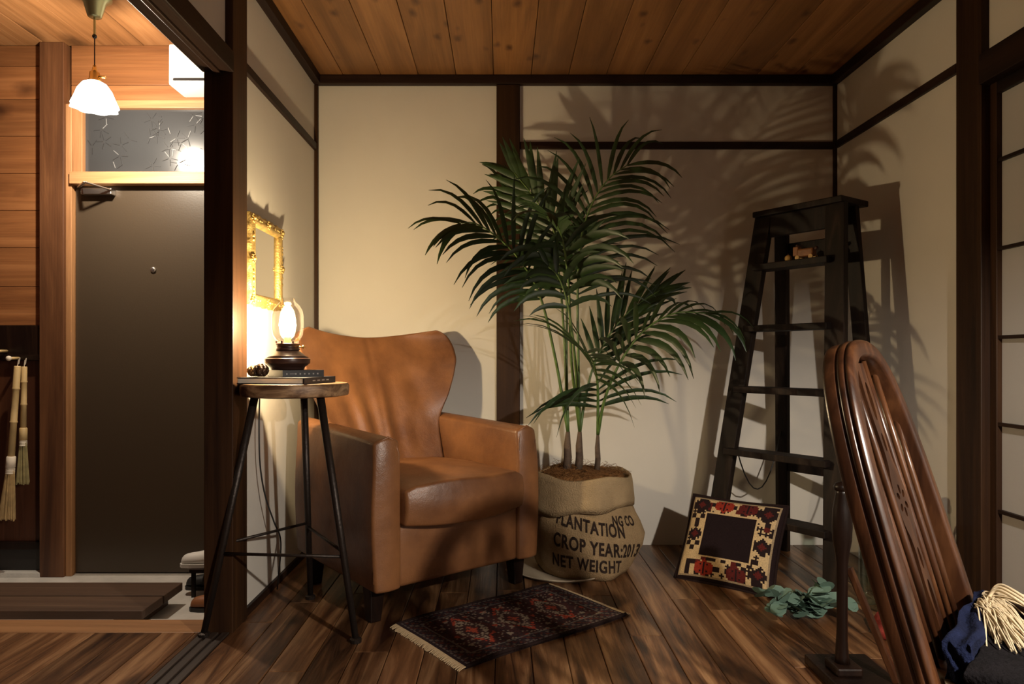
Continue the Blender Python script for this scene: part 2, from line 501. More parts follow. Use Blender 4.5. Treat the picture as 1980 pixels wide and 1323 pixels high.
trim(10, MB().box(XL - .01, XL + .018, YB - .018, YB + .01, 0, ZC - .045), 'dark_post', 'thin dark corner post beside the armchair')
trim(11, MB().box(XR - .016, XR + .01, YB - .016, YB + .01, 0, ZC - .045), 'dark_post', 'thin dark corner post behind the stepladder')
bm = MB().box(-1.022, -.914, Y0, PY0, 1.915, 1.985)
bm.box(-.955, -.975, Y0, PY0, 1.905, 1.916)
trim(12, bm, 'dark_rail_y', 'dark lintel beam over the entry opening')
trim(13, MB().box(XR - .022, XR + .06, Y0, 2.42, 1.885, 1.99), 'dark_rail_y', 'dark lintel beam over the paper screens')
tag(struct('baseboard_left', MB().box(XL, XL + .012, PY1, YB - .02, 0, .03), 'dark_rail_y', 'thin dark baseboard under the mirror wall', 'baseboard'))
# sliding-door track in the floor
t = tag(MB().box(-1.028, -.928, Y0, PY0 - .002, -.02, -.004).build('trim_14', M['track_wood']), 'dark grooved sliding-door track set in the floor', 'rail', kind='structure')
for x in (-1.026, -.990, -.954):
    MB().box(x, x + .024, Y0, PY0 - .002, -.004, .003).build('track_rib', M['track_wood'], t, bevel=.002)
# sill board of the raised floor
trim(15, MB().box(X0, -1.02, PY0, PY0 + .118, -.13, .001), 'sill_wood', 'pale wooden edge board of the raised hall floor rail')

# paper screens on the right (window_1..3)
def screen(n, ya, yb, dx):
    x = XR + .018 + dx
    t = thing('window_%d' % n, ['paper sliding screen next to the dark post', 'paper sliding screen in the middle of the row', 'paper sliding screen nearest the camera'][n - 1], 'screen', (x, ya, 0), kind='structure')
    W = yb - ya
    for y in (0, W - .032):
        MB().box(0, .028, y, y + .032, .02, 1.885).build('stile', M['dark_post'], t, bevel=.002)
    MB().box(0, .028, .032, W - .032, 1.845, 1.885).build('rail', M['dark_rail_y'], t, bevel=.002)
    MB().box(0, .028, .032, W - .032, .02, .125).build('rail', M['dark_rail_y'], t, bevel=.002)
    for z in (1.616, 1.313, 1.01, .712, .414):
        MB().box(.004, .018, .032, W - .032, z - .006, z + .006).build('crossbar', M['dark_rail_y'], t)
    for k in (1, 2):
        y = W * k / 3
        MB().box(.006, .018, y - .006, y + .006, .125, 1.845).build('upright_bar', M['dark_post'], t)
    zs = [.125, .414, .712, 1.01, 1.313, 1.616, 1.845]
    for a, b2 in zip(zs, zs[1:]):
        for k in range(3):
            MB().box(.0185, .0205, max(.032, W * k / 3), min(W - .032, W * (k + 1) / 3), a, b2).build('pane', M['paper'], t)
screen(1, 1.47, 2.42, 0)
screen(2, .53, 1.48, .032)
screen(3, -.45, .54, 0)
trim(16, MB().box(XR - .02, XR + .1, -.45, 2.42, -.02, .018), 'dark_rail_y', 'dark sill rail under the paper screens')

# ---------------------------------------------------------------- entry
eb = struct('wall_entry', MB().box(X0, XL - .05, YB + .01, YB + .07, GZ, ZE), 'brown_panel', 'cedar-boarded wall around the entry door', 'wall')
YE = YB
def bb(x0, x1, z0, z1, mat, y0=YE - .012, y1=YE + .012, name='board'):
    return MB().box(x0, x1, y0, y1, z0, z1).build(name, M[mat], eb, bevel=.002)
zz = [CAMZ - (y - 690) * .002593 for y in (630, 555, 480, 408, 337, 265, 194, 130, 90)]
for a, b2 in zip(zz, zz[1:]):
    bb(X0, -2.28, a + .001, b2 - .001, 'cedar_x')
# boards above the transom
bb(-2.15, -1.0, 2.30, ZE, 'cedar_x'); bb(-2.15, -1.0, 2.222, 2.298, 'cedar_x')
bb(-1.17, -1.0, GZ, 2.222, 'cedar_x')
# lower cupboard front: rails and recess
bb(X0, -2.28, .945, zz[0], 'stand_wood', YE - .03)
bb(X0, -2.28, .935, 1.02, 'black', YE + .002)
bb(X0, -2.28, .925, .952, 'stand_wood', YE - .04)
bb(X0, -2.28, .02, .925, 'brown_panel', YE - .005)
bb(X0, -2.28, -.02, .02, 'stand_wood', YE - .022)
bb(X0, -2.28, -.125, -.02, 'black', YE - .01)
bb(X0, -2.28, GZ, -.125, 'concrete', YE - .05)
# posts of the door frame
po = struct('trim_17', MB().box(-2.285, -2.165, YE - .05, YE + .01, GZ, ZE), 'entry_post', 'reddish wooden door post beside the hanging brooms', 'post', .003)
MB().box(-2.165, -2.135, YE - .035, YE + .01, GZ, 2.20).build('edge_strip', M['entry_frame'], po, bevel=.003)
MB().box(-1.20, -1.17, YE - .035, YE + .01, GZ, 2.20).build('edge_strip', M['entry_frame'], po, bevel=.003)
# door
d = thing('door_1', 'plain dark brown metal entry door with peephole', 'door', (-2.13, YE, GZ), kind='structure')
MB().box(0, .93, -.008, .03, .012, 1.945).build('leaf', M['door_paint'], d, bevel=.002)
MB().lathe([(.014, 0), (.014, .006), (.009, .009), (.004, .009)], 16).build('peephole', M['steel'], d, True).rotation_euler = (pi / 2, 0, 0)
d.children[-1].location = (-1.742 + 2.13, -.008, 1.378 - GZ)
MB().box(0, .93, -.02, .01, 0, .010).build('threshold', M['steel'], d)
hd = MB().tube([(.85, -.01, .95), (.85, -.05, .95), (.74, -.055, .95)], .009, 8).build('handle', M['steel'], d, True)
cl = MB().box(.05, .20, -.05, -.008, 1.895, 1.925)
cl.beam((.02, -.02, 1.935), (.13, -.15, 1.93), .016, .006).beam((.13, -.15, 1.93), (.20, -.05, 1.915), .016, .006)
cl.build('door_closer', M['steel'], d, bevel=.003)
# transom window
tw = thing('window_4', 'frosted transom pane with etched sprigs above the entry door', 'window', (-2.13, YE, 1.80), kind='structure')
MB().box(-.005, .96, -.055, .015, -.002, .058).build('sill', M['entry_frame_x'], tw, bevel=.003)
MB().box(-.005, .96, -.03, .015, .380, .42).build('head', M['entry_frame_x'], tw, bevel=.003)
MB().box(-.005, .045, -.03, .015, .058, .38).build('stile', M['entry_frame'], tw, bevel=.003)
MB().box(.91, .96, -.03, .015, .058, .38).build('stile', M['entry_frame'], tw, bevel=.003)
MB().box(.045, .91, -.002, .004, .058, .38).build('pane', M['frosted'], tw)
et = MB(); et2 = MB()
rr = random.Random(3)
for k in range(46):
    cx, cz = .07 + .82 * rr.random(), .08 + .28 * rr.random()
    a0 = rr.random() * 6
    for j in range(5):
        a = a0 + j * 2 * pi / 5
        if rr.random() < .25: continue
        p = Vector((cx + .008 * cos(a), -.0035, cz + .008 * sin(a))); q = Vector((cx + .04 * cos(a), -.0035, cz + .04 * sin(a)))
        if not (.06 < q.z < .378 and .047 < q.x < .905): continue
        (et if rr.random() < .8 else et2).beam(p, q, .0026, .002, (0, 1, 0))
et.build('etched_sprigs', M['etch'], tw, kind='stuff'); et2.build('etched_sprigs', M['etch_pale'], tw, kind='stuff')
# breaker box
bx = thing('breaker_box', 'white plastic breaker box high above the entry door', 'box', (-1.46, YE - .012, 2.235))
MB().box(-.125, .20, -.17, 0, 0, .20).build('housing', M['white_plastic'], bx, bevel=.012, seg=3)
MB().box(-.10, .17, -.176, -.17, .02, .03).build('vent_slot', M['black'], bx)
# entry floor, step and shoes
struct('floor_entry', MB().box(X0, XL - .05, PY0 + .118, YB + .02, GZ - .05, GZ), 'concrete', 'pale concrete entry floor with paint flecks', 'floor')
stp = thing('entry_step', 'low dark two-plank wooden step on the entry floor', 'step', (-1.405, 2.73, GZ))
for y in (0, .178):
    MB().box(-1.2, 0, y, y + .168, .062, .097).build('plank', M['step_wood'], stp, bevel=.003)
for x in (-.12, -.85):
    MB().box(x, x + .06, .01, .34, 0, .062).build('bearer', M['step_wood'], stp, bevel=.003)
rk = thing('shoe_rack', 'low dark shoe rack mostly hidden behind the dark post', 'rack', (-1.25, 3.28, GZ))
MB().box(-.16, .2, -.13, .12, .115, .13).build('shelf', M['stand_wood'], rk)
for x in (-.155, .185):
    for y in (-.12, .10):
        MB().box(x, x + .015, y, y + .015, 0, .115).build('leg', M['stand_wood'], rk)
def shoe(name, label, loc, rz, mat, sole):
    t = thing(name, label, 'shoe', loc, rz)
    v, f = [], []
    prof = [(-.125, .012, .03), (-.115, .026, .055), (-.08, .036, .062), (-.03, .04, .066), (.02, .037, .085), (.07, .034, .095), (.11, .030, .095), (.125, .012, .08)]
    n = 10
    for x, hw, h in prof:
        for k in range(n):
            a = pi * k / (n - 1)
            v.append((x, hw * cos(a), .012 + (h - .012) * sin(a) ** .7))
    for i in range(len(prof) - 1):
        for k in range(n - 1):
            f.append((i * n + k, i * n + k + 1, (i + 1) * n + k + 1, (i + 1) * n + k))
        f.append((i * n, (i + 1) * n, (i + 1) * n + n - 1, i * n + n - 1))
    f.append(tuple(range(n))); f.append(tuple(range((len(prof) - 1) * n, len(prof) * n)))
    MB().add(v, f).build('upper', M[mat], t, True, sub=1)
    s = MB()
    lo = [(x * 1.02, hw * 1.06) for x, hw, h in prof]
    ring = [(x, h) for x, h in lo] + [(x, -h) for x, h in reversed(lo)]
    k = len(ring)
    s.add([(x, y, 0) for x, y in ring] + [(x, y, .016) for x, y in ring], [tuple(range(k)), tuple(range(k, 2 * k))] + [(i, (i + 1) % k, k + (i + 1) % k, k + i) for i in range(k)])
    s.build('sole', M[sole], t)
    return t
shoe('shoe', 'white shoe peeking past the dark post, on the shoe rack', (-1.345, 3.22, GZ + .13), .15, 'shoe_white', 'shoe_white')
shoe('shoe', 'black shoe under the white shoe by the post', (-1.36, 3.30, GZ), .1, 'shoe_black', 'shoe_black')
shoe('shoe', 'brown shoe toe on the concrete beside the post', (-1.215, 3.02, GZ), .1, 'shoe_brown', 'shoe_black')

# brooms
def broom(label, top, h1, h2, h3, rad, mat, tilt):
    t = thing('hand_broom', label, 'broom', top, group='hand brooms hung on the entry wall')
    t.rotation_euler = (0, tilt, 0)
    pr = [(rad * .9, 0), (rad, -.004)]
    for q in (.25, .62):
        z = -h1 * q
        pr += [(rad, z + .006), (rad * 1.14, z + .002), (rad * 1.14, z - .002), (rad * .97, z - .006)]
    pr += [(rad * 1.02, -h1)]
    MB().lathe(pr, 14).build('handle', M['bamboo'], t, True)
    MB().lathe([(rad * 1.05, -h1), (rad * 1.35, -h1 - .004), (rad * 1.4, -h1 - h2), (rad * 1.1, -h1 - h2 - .002)], 16).build('collar', M['twine' if mat == 'bristle' else 'bamboo'], t, True)
    bn = MB()
    for q in range(4):
        z = -h1 - h2 - .006 - q * .007
        bn.lathe([(rad * 1.25, z - .003), (rad * 1.38, z), (rad * 1.25, z + .003)], 14)
    bn.build('binding', M['twine'], t, True)
    br = MB()
    for k in range(110):
        a = random.random() * 6.283; q = sqrt(random.random())
        p = Vector((cos(a) * q * rad * 1.15, sin(a) * q * rad * .9, -h1 - h2))
        e = Vector((cos(a) * q * rad * 2.7, sin(a) * q * rad * 1.2, -h1 - h2 - h3 * (.93 + .07 * random.random())))
        br.beam(p, p.lerp(e, .5) + Vector((0, 0, 0)), .004, .002, (0, 1, 0)).beam(p.lerp(e, .5), e, .0045, .002, (0, 1, 0))
    br.build('bristles', M[mat], t, kind='stuff')
    MB().tube([(-.002, 0, -.01), (.004, -.002, .03), (.012, -.004, .042), (.006, -.002, .01)], .002, 6).build('cord_loop', M['twine'], t)
broom('longer bamboo hand broom with white-bound collar and tan bristles', at(34, 708, 3.40), .44, .055, .26, .0150, 'bristle', .07)
broom('shorter bamboo hand broom with greenish bristles hanging behind the other', at(47, 709, 3.43), .30, .06, .22, .0130, 'bristle_green', .015)
def peg(p, label):
    q = thing('wall_peg', label, 'peg', p, group='pegs on the entry rail')
    MB().tube([(0, .04, 0), (0, -.035, 0)], .007, 10).build('shank', M['bamboo'], q, True)
    MB().ball((0, -.04, 0), .013).build('knob', M['twine'], q, True)
peg(at(28, 693, 3.43), 'small pale peg holding the two brooms')
peg(at(2, 679, 3.43), 'small pale peg at the left of the brooms')

# entry pendant
pl = thing('pendant_lamp', 'lit frilled glass pendant lamp hanging in the entry', 'lamp', (-1.749, 3.0, ZE))
MB().lathe([(.068, 0), (.068, -.018), (.045, -.035), (.028, -.095), (.022, -.10)], 20).build('ceiling_rose', M['green_brass'], pl, True)
MB().tube([(0, 0, -.095), (0, 0, -.175)], .005, 8).build('rod', M['green_brass'], pl)
MB().ball((0, 0, -.18), .010).build('joint', M['black'], pl, True)
MB().tube([(0, 0, -.18), (0, 0, -.31)], .0025, 6).build('cord', M['iron'], pl)
MB().lathe([(.006, -.305), (.010, -.322), (.012, -.332), (.020, -.336), (.022, -.366), (.027, -.370), (.027, -.382)], 18).build('socket', M['brass'], pl, True)
MB().tube([(.02, 0, -.352), (.046, 0, -.356)], .006, 8).build('switch', M['brass'], pl)
def frill(r, z, a):
    return r * (1 + .07 * max(0, (-.41 - z) / .08) * sin(a * 8))
MB().lathe([(.026, -.374), (.048, -.386), (.068, -.415), (.080, -.450), (.090, -.478), (.093, -.488)], 48, cap=False, fr=frill).build('shade', M['milk_shade'], pl, True)
ob = MB().ball((0, 0, -.43), .026, n=14, m=10).build('bulb', M['lit_bulb_white'], pl, True)
MB().ball((0, 0, -.43), .008).build('filament', M['filament_white'], pl, True)
def point(name, loc, watts, col, rad, parent=None):
    l = bpy.data.lights.new(name, 'POINT'); l.energy = watts; l.color = col; l.shadow_soft_size = rad
    o = bpy.data.objects.new(name, l); C.objects.link(o); o.location = loc
    if parent: o.parent = parent
    return o
point('entry_light', (0, 0, -.45), ENTRY_W, (1, .86, .68), .02, pl)

# shaded pendant in the living room, beside the camera
sp = thing('shaded_pendant', 'opaque dish-shaped pendant lamp hanging beside the camera', 'lamp', (1.25, .25, ZC))
MB().lathe([(.045, 0), (.045, -.02), (.01, -.03)], 18).build('ceiling_rose', M['shade_enamel'], sp, True)
MB().tube([(0, 0, -.03), (0, 0, -.72)], .003, 6).build('cord', M['cord_black'], sp)
MB().lathe([(.02, -.70), (.03, -.72), (.04, -.78), (.12, -.83), (.20, -.925), (.197, -.925), (.116, -.834), (.036, -.784), (.02, -.78)], 32, cap=False).build('shade', M['shade_enamel'], sp, True)
MB().ball((0, 0, -.86), .03).build('bulb', M['bulb_glass'], sp, True)
MB().ball((0, 0, -.86), .008).build('filament', M['filament_white'], sp, True)
point('shade_light', (0, 0, -.893), SHADE_W, (1, .90, .79), .028, sp)

# ---------------------------------------------------------------- armchair
AC = thing('armchair', 'tan leather wing-back armchair with dark tapered legs', 'armchair', (-.372, 2.913, 0), radians(39.3))
lea = M['leather']
def sbox(x0, x1, y0, y1, z0, z1, nx=3, ny=5, nz=5, fn=None):
    """closed subdivided box whose vertices fn may move"""
    bmx = bmesh.new()
    bmesh.ops.create_cube(bmx, size=1)
    m2 = MB()
    def grid(o, u, v, a, b2):
        vs, fs = [], []
        for i in range(a + 1):
            for j in range(b2 + 1):
                vs.append(Vector(o) + Vector(u) * i / a + Vector(v) * j / b2)
        for i in range(a):
            for j in range(b2):
                k = i * (b2 + 1) + j
                fs.append((k, k + 1, k + b2 + 2, k + b2 + 1))
        m2.add(vs, fs)
    X, Y, Z = (x1 - x0, 0, 0), (0, y1 - y0, 0), (0, 0, z1 - z0)
    grid((x0, y0, z0), X, Y, nx, ny); grid((x0, y0, z1), X, Y, nx, ny)
    grid((x0, y0, z0), X, Z, nx, nz); grid((x0, y1, z0), X, Z, nx, nz)
    grid((x0, y0, z0), Y, Z, ny, nz); grid((x1, y0, z0), Y, Z, ny, nz)
    bmx.free()
    if fn: m2.v = [tuple(fn(*p)) for p in m2.v]
    return m2
def weld(mb):
    bm2 = bmesh.new()
    me = bpy.data.meshes.new('t'); me.from_pydata(mb.v, [], mb.f); bm2.from_mesh(me)
    bmesh.ops.remove_doubles(bm2, verts=bm2.verts, dist=1e-5)
    out = MB(); bm2.verts.index_update()
    out.v = [tuple(v.co) for v in bm2.verts]; out.f = [tuple(v.index for v in f.verts) for f in bm2.faces]
    bm2.free(); bpy.data.meshes.remove(me)
    return out
for s in (-1, 1):
    def shape(x, y, z):
        # outer face leans slightly, top crowned, front bowed
        t = (x * s - .272) / .103           # 0 inner .. 1 outer
        top = max(0, (z - .55) / .11)
        f = (.36 + y) / .75
        z2 = z + (.018 * sin(pi * t) + .03 * f - .012) * top
        y2 = y - (.012 * sin(pi * t) if y < -.3 else 0) + (.014 * top if y < -.3 else 0)
        x2 = x + s * (.012 * sin(pi * min(1, (z - .125) / .5)) * (t > .9)) - s * .018 * f * (t > .5)
        return x2, y2, z2
    arm = weld(sbox(.272 * s, .375 * s, -.36, .34, .125, .655, 4, 8, 8, shape))
    arm.build('arm', lea, AC, True, bevel=.028, seg=4)
    # piping along the front edge of the arm
    MB().tube([(.279 * s, -.355, .16), (.279 * s, -.355, .60), (.292 * s, -.349, .648), (.322 * s, -.354, .662), (.353 * s, -.349, .648), (.370 * s, -.351, .60), (.377 * s, -.352, .16)], .004, 6).build('piping', lea, AC, True)
weld(sbox(-.276, .276, -.352, .30, .125, .355, 6, 4, 3)).build('front_panel', lea, AC, True, bevel=.015, seg=3)
# seat cushion
def cush(x, y, z):
    u, v2 = x / .274, (y + .385) / .60
    q = (1 - abs(u) ** 5)
    ed = min(1, max(0, (1 - v2) * 6))
    y2 = y - (.045 * (1 - u * u) + .014 * sin(pi * (z - .342) / .145)) * (1 - v2) ** 3
    if z > .47:
        z2 = z + .028 * (1 - u ** 4) * sin(pi * min(1, max(0, v2 * .9 + .1))) ** .7 - .012 * (abs(u) > .95)
        z2 += .004 * sin(17 * x + 9 * y) * sin(11 * y + 3 * x) * q
    elif z < .36:
        z2 = z - .014 * (1 - u * u) * (1 - v2) ** 3
    else:
        z2 = z
    return x, y2, z2
sc = weld(sbox(-.274, .274, -.385, .215, .348, .484, 14, 14, 6, cush))
cu = sc.build('seat_cushion', lea, AC, True, bevel=.03, seg=4)
# wing back shell
HW = [(0, .270), (.28, .272), (.40, .278), (.48, .298), (.58, .335), (.70, .372), (.80, .392), (.88, .396), (.94, .385), (.98, .360), (1, .325)]
def back_pt(u, v2, off):
    z0 = .37
    zt = 1.035 + .040 * abs(u) ** 1.6
    z = z0 + (zt - z0) * v2
    hw = interp(HW, v2)
    x = hw * u
    lean = .13 + .27 * v2 ** 1.1
    wing = interp([(0, .0), (.38, .02), (.55, .08), (.8, .13), (1, .11)], v2)
    y = lean - wing * abs(u) ** 2.4
    # folds in the leather
    y -= .011 * exp(-((v2 - .45) / .28) ** 2) * (sin(u * 17 + 2 * v2) * exp(-((u + .15) / .5) ** 2))
    y += .006 * exp(-(u / .03) ** 2)
    y -= .006 * sin(10 * (u * 1.2 + v2 * 1.7)) * exp(-((u - .6) / .25) ** 2) * exp(-((v2 - .62) / .2) ** 2)
    return Vector((x, y + off, z))
nu, nv = 44, 26
bs = MB(); vv, ff = [], []
for j in range(nv + 1):
    v2 = 1 - (1 - j / nv) ** 1.35
    ring = []
    for i in range(nu + 1):
        ring.append(back_pt(-1 + 2 * i / nu, v2, 0))
    th = lerp(.11, .075, v2) * (1 if j < nv - 1 else .8 if j == nv - 1 else .5)
    for i in range(nu, -1, -1):
        u = -1 + 2 * i / nu
        p = back_pt(u, v2, 0)
        base = lerp(.13 + .27 * v2 ** 1.1, p.y, .86)
        ring.append(Vector((p.x * .985, base + th * (1 - .35 * abs(u) ** 4), p.z - (.012 if j > nv - 2 else 0))))
    n = len(ring); vv += ring
    if j:
        for k in range(n):
            k2 = (k + 1) % n
            ff.append(((j - 1) * n + k, (j - 1) * n + k2, j * n + k2, j * n + k))
ff.append(tuple(range(n)))
# cap the top with quads between front and rear rows
o0 = nv * n
for i in range(nu):
    ff.append((o0 + i, o0 + i + 1, o0 + n - 2 - i, o0 + n - 1 - i))
bs.add(vv, ff)
back = bs.build('backrest', lea, AC, True, bevel=0, sub=1)
MB().tube([back_pt(0, .04 + .94 * k / 20, -.001) + Vector((0, .003, 0)) for k in range(21)], .0022, 6).build('seam', M['toy_dark'], back, True)
for x, y, r in ((-.33, -.27, 0), (.33, -.27, 0), (-.31, .26, 0), (.31, .26, 0)):
    MB().beam((x, y, .13), (x * 1.01, y, 0), .062, .062, (0, 1, 0), .042, .042).build('leg', M['stand_wood'], AC, bevel=.004)

# ---------------------------------------------------------------- stool table
SX, SY, SZ = -.735, 2.48, .85
st = thing('stool_table', 'tall round-topped stool with iron tripod legs used as lamp table', 'stool', (SX, SY, 0))
MB().lathe([(.16, SZ - .047), (.183, SZ - .043), (.186, SZ - .03), (.186, SZ - .008), (.181, SZ), (.1, SZ)], 40, fr=lambda r, z, a: r * (1 + .012 * sin(3 * a + 1) + .006 * sin(7 * a))).build('seat', M['stool_wood'], st, True, bevel=.002)
feet = [Vector((-1.003, 2.352, 0)), Vector((-.482, 2.306, 0)), Vector((-.745, 2.72, 0))]
tops = []
for f in feet:
    d0 = (f - Vector((SX, SY, 0))); d0.normalize()
    tops.append(Vector((SX, SY, SZ - .047)) + d0 * .135)
O = Vector((SX, SY, 0))
for f, t2 in zip(feet, tops):
    lg = MB().tube([t2 - O, f - O + Vector((0, 0, .012))], [.014, .011], 10).build('leg', M['iron'], st, True)
    MB().lathe([(.019, 0), (.020, .012), (.012, .016)], 12, f.x - SX, f.y - SY).build('foot_pad', M['iron'], lg)
for a, b2, q in ((0, 1, .34), (1, 2, .36), (2, 0, .38)):
    MB().tube([feet[a].lerp(tops[a], q) - O, feet[b2].lerp(tops[b2], q) - O], .0055, 8).build('stretcher', M['iron'], st, True)

def book(label, corner, u, L1, L2, z, h, cover, lettering=False):
    """corner = nearest corner; u = unit direction of first edge; second edge is u turned by 90 deg away from the camera"""
    ux, uy = u
    n = sqrt(ux * ux + uy * uy); ux /= n; uy /= n
    ang = math.atan2(uy, ux)
    t = thing('book', label, 'book', (corner[0], corner[1], z), ang, 'books stacked on the stool')
    return t
b1 = book('large thin dark book lying directly on the stool top', (-.905, 2.385), (.98, -.2), .25, .24, SZ, .022, 'book_dark')
MB().box(0, .25, 0, .24, 0, .003).build('cover', M['book_dark'], b1)
MB().box(0, .25, 0, .24, .019, .022).build('cover', M['book_dark'], b1)
MB().box(.247, .25, 0, .24, .003, .019).build('spine', M['book_dark'], b1)
MB().box(.002, .243, .004, .236, .003, .019).build('pages', M['page'], b1)
for k in range(4):
    MB().box(.25, .2504, .06 + .035 * k, .08 + .035 * k, .009, .013).build('spine_lettering', M['spine_print'], b1)
b2k = book('smaller thick black book under the glass lamp', (-.75, 2.392), (.78, .62), .15, .14, SZ + .022, .018, 'book_black')
MB().box(0, .15, 0, .14, 0, .003).build('cover', M['book_black'], b2k)
MB().box(0, .15, 0, .14, .021, .024).build('cover', M['book_black'], b2k)
MB().box(0, .15, 0, .003, .003, .021).build('spine', M['book_black'], b2k)
MB().box(.002, .148, .004, .138, .003, .021).build('pages', M['book_black'], b2k)
for k in range(8):
    if k == 1: MB().box(.025, .045, -.0004, 0, .011, .0125).build('spine_lettering', M['spine_print'], b2k)
    else: MB().box(.012 + .016 * k, .017 + .016 * k, -.0004, 0, .009, .014).build('spine_lettering', M['spine_print'], b2k)
LZ = SZ + .046
# the lamp
LP = Vector((-.762, 2.485, LZ))
lt = thing('table_lamp', 'lit oil-lantern style lamp with clear glass globe on the books', 'lamp', LP)
MB().lathe([(.055, 0), (.058, .004), (.060, .010), (.078, .024), (.079, .040), (.074, .043)], 36).build('base', M['bronze_enamel'], lt, True, bevel=.0015)
MB().lathe([(.074, .043), (.060, .052), (.043, .066), (.038, .068)], 36).build('shoulder', M['bronze_enamel'], lt, True)
MB().lathe([(.038, .068), (.042, .070), (.042, .076), (.040, .078), (.040, .088), (.043, .090), (.043, .094), (.034, .095)], 32).build('collar', M['bronze_enamel'], lt, True)
MB().tube([(.040, -.01, .082), (.058, -.012, .082)], .0025, 8).ball((.060, -.012, .082), .006).build('knob', M['brass'], lt, True)
for k in range(6):
    a = k * pi / 3 + .3
    MB().box(.037 * cos(a) - .003, .037 * cos(a) + .003, .037 * sin(a) - .003, .037 * sin(a) + .003, .092, .103).build('prong', M['bronze_enamel'], lt)
MB().lathe([(.030, .096), (.044, .108), (.053, .126), (.056, .150), (.056, .190), (.052, .212), (.040, .232), (.026, .243), (.0245, .252), (.026, .256)], 36, cap=False).build('glass_globe', M['lamp_glass'], lt, True)
MB().lathe([(.012, .096), (.013, .115), (.009, .120)], 16).build('bulb_socket', M['brass'], lt, True)
MB().lathe([(.010, .118), (.022, .132), (.030, .158), (.027, .186), (.012, .206), (.002, .210)], 20).build('bulb', M['lit_bulb'], lt, True)
MB().tube([(-.006, 0, .135), (-.007, 0, .185), (0, 0, .145), (.007, 0, .185), (.006, 0, .135)], .0018, 6).build('filament', M['filament'], lt)
point('lamp_light', (0, 0, .163), LAMP_W, (1, .765, .445), .016, lt)
cd = [LP + Vector((-.05, .05, .012)), Vector((-.86, 2.58, .874)), Vector((-.905, 2.62, .86)), Vector((-.915, 2.64, .80)), at(501, 830, 2.62), at(503, 900, 2.63), at(513, 960, 2.66), at(530, 1010, 2.70), at(543, 1050, 2.74), at(556, 1090, 2.80)]
cd[-1].z = .01; cd[-1].x = -.9
MB().tube(smooth_path(cd, 6), .003, 6).build('lamp_cord', M['cord_black'], None, True)
lc = bpy.data.objects['lamp_cord']; lc.parent = lt; lc.location = -LP
def cone(label, c, r, mat):
    t = thing('pine_cone', label, 'pine cone', c, group='pine cones on the book')
    MB().ball((0, 0, r * .8), r * .78, (1, .9, .85), 12, 8).build('core', M[mat], t, True)
    sc2 = MB()
    for i in range(6):
        th = .35 + i * .44
        cnt = max(3, int(9 * sin(th)))
        for k in range(cnt):
            a = 2 * pi * k / cnt + i * .5
            d2 = Vector((sin(th) * cos(a), sin(th) * sin(a) * .9, cos(th) * .85))
            p = Vector((0, 0, r * .8)) + d2 * r * .80
            rot = d2.to_track_quat('Z', 'X').to_matrix()
            if p.z < .006: continue
            sc2.ball(p, r * .26, (1, 1, .45), 6, 4, rot)
    sc2.build('scales', M[mat], t, True, kind='stuff')
cone('dark glossy pine cone on the edge of the large book', (-.832, 2.415, SZ + .022), .030, 'pine_cone')
cone('pine cone close to the wall, lamplight painted in as a paler colour', (-.872, 2.455, SZ + .022), .026, 'pine_cone_lit')

# ---------------------------------------------------------------- gilt mirror
mr = thing('wall_mirror', 'small rectangular mirror in an ornate gilt frame', 'mirror', (XL, 2.735, 1.305))
Wm, Hm = .185, .17
pf = [(-.0, 0), (.0, .016), (.008, .022), (.018, .020), (.026, .026), (.036, .024), (.044, .012), (.044, 0)]
def bar(a, b2, out, name='frame_bar'):
    # a,b on the outer edge; profile runs inwards
    a, b2, out = Vector(a), Vector(b2), Vector(out)
    vs, fs = [], []
    d2 = (b2 - a).normalized()
    m2 = 24
    for i in range(m2 + 1):
        t2 = i / m2
        for q, h in pf:
            p0 = a.lerp(b2, t2)
            inset = q
            p = p0 - out * inset
            lim = inset
            along = (p0 - a).length
            along = min(max(along, lim), (b2 - a).length - lim)
            p = a + d2 * along - out * inset
            wob = .004 * sin(i * 1.3) + .003 * sin(i * 2.9) if q < .005 and 1 < i < m2 - 1 else 0
            p = p + out * wob
            vs.append((h, p.y, p.z))
    k = len(pf)
    for i in range(m2):
        for j in range(k - 1):
            fs.append((i * k + j, i * k + j + 1, (i + 1) * k + j + 1, (i + 1) * k + j))
    MB().add(vs, fs).build(name, M['gold'], mr, True)
bar((0, -Wm, -Hm), (0, Wm, -Hm), (0, 0, -1)); bar((0, -Wm, Hm), (0, Wm, Hm), (0, 0, 1))
bar((0, -Wm, -Hm), (0, -Wm, Hm), (0, -1, 0)); bar((0, Wm, -Hm), (0, Wm, Hm), (0, 1, 0))
MB().box(.004, .009, -Wm + .04, Wm - .04, -Hm + .04, Hm - .04).build('mirror_glass', M['mirror'], mr)
orn = MB()
for y, z in [(sy * (Wm - .02), sz * (Hm - .02)) for sy in (-1, 1) for sz in (-1, 1)] + [(0, Hm - .018), (0, .018 - Hm), (Wm - .018, 0), (.018 - Wm, 0)]:
    for k in range(9):
        a = k * .7
        orn.ball((.024, y + .014 * cos(a) * (1 + .3 * (k % 2)), z + .014 * sin(a)), .0055, (.8, 1.3, .8), 6, 4)
    orn.ball((.027, y, z), .008, (1, 1, 1), 8, 5)
for k in range(46):
    s = random.choice((-1, 1)); q = random.uniform(-1, 1)
    y, z = ((q * (Wm - .03), s * (Hm - .019)) if k % 2 else (s * (Wm - .019), q * (Hm - .03)))
    orn.ball((.023, y, z), .005, (1, random.uniform(.7, 1.8), random.uniform(.7, 1.8)), 6, 4)
orn.build('leaf_ornament', M['gold'], mr, True, kind='stuff')

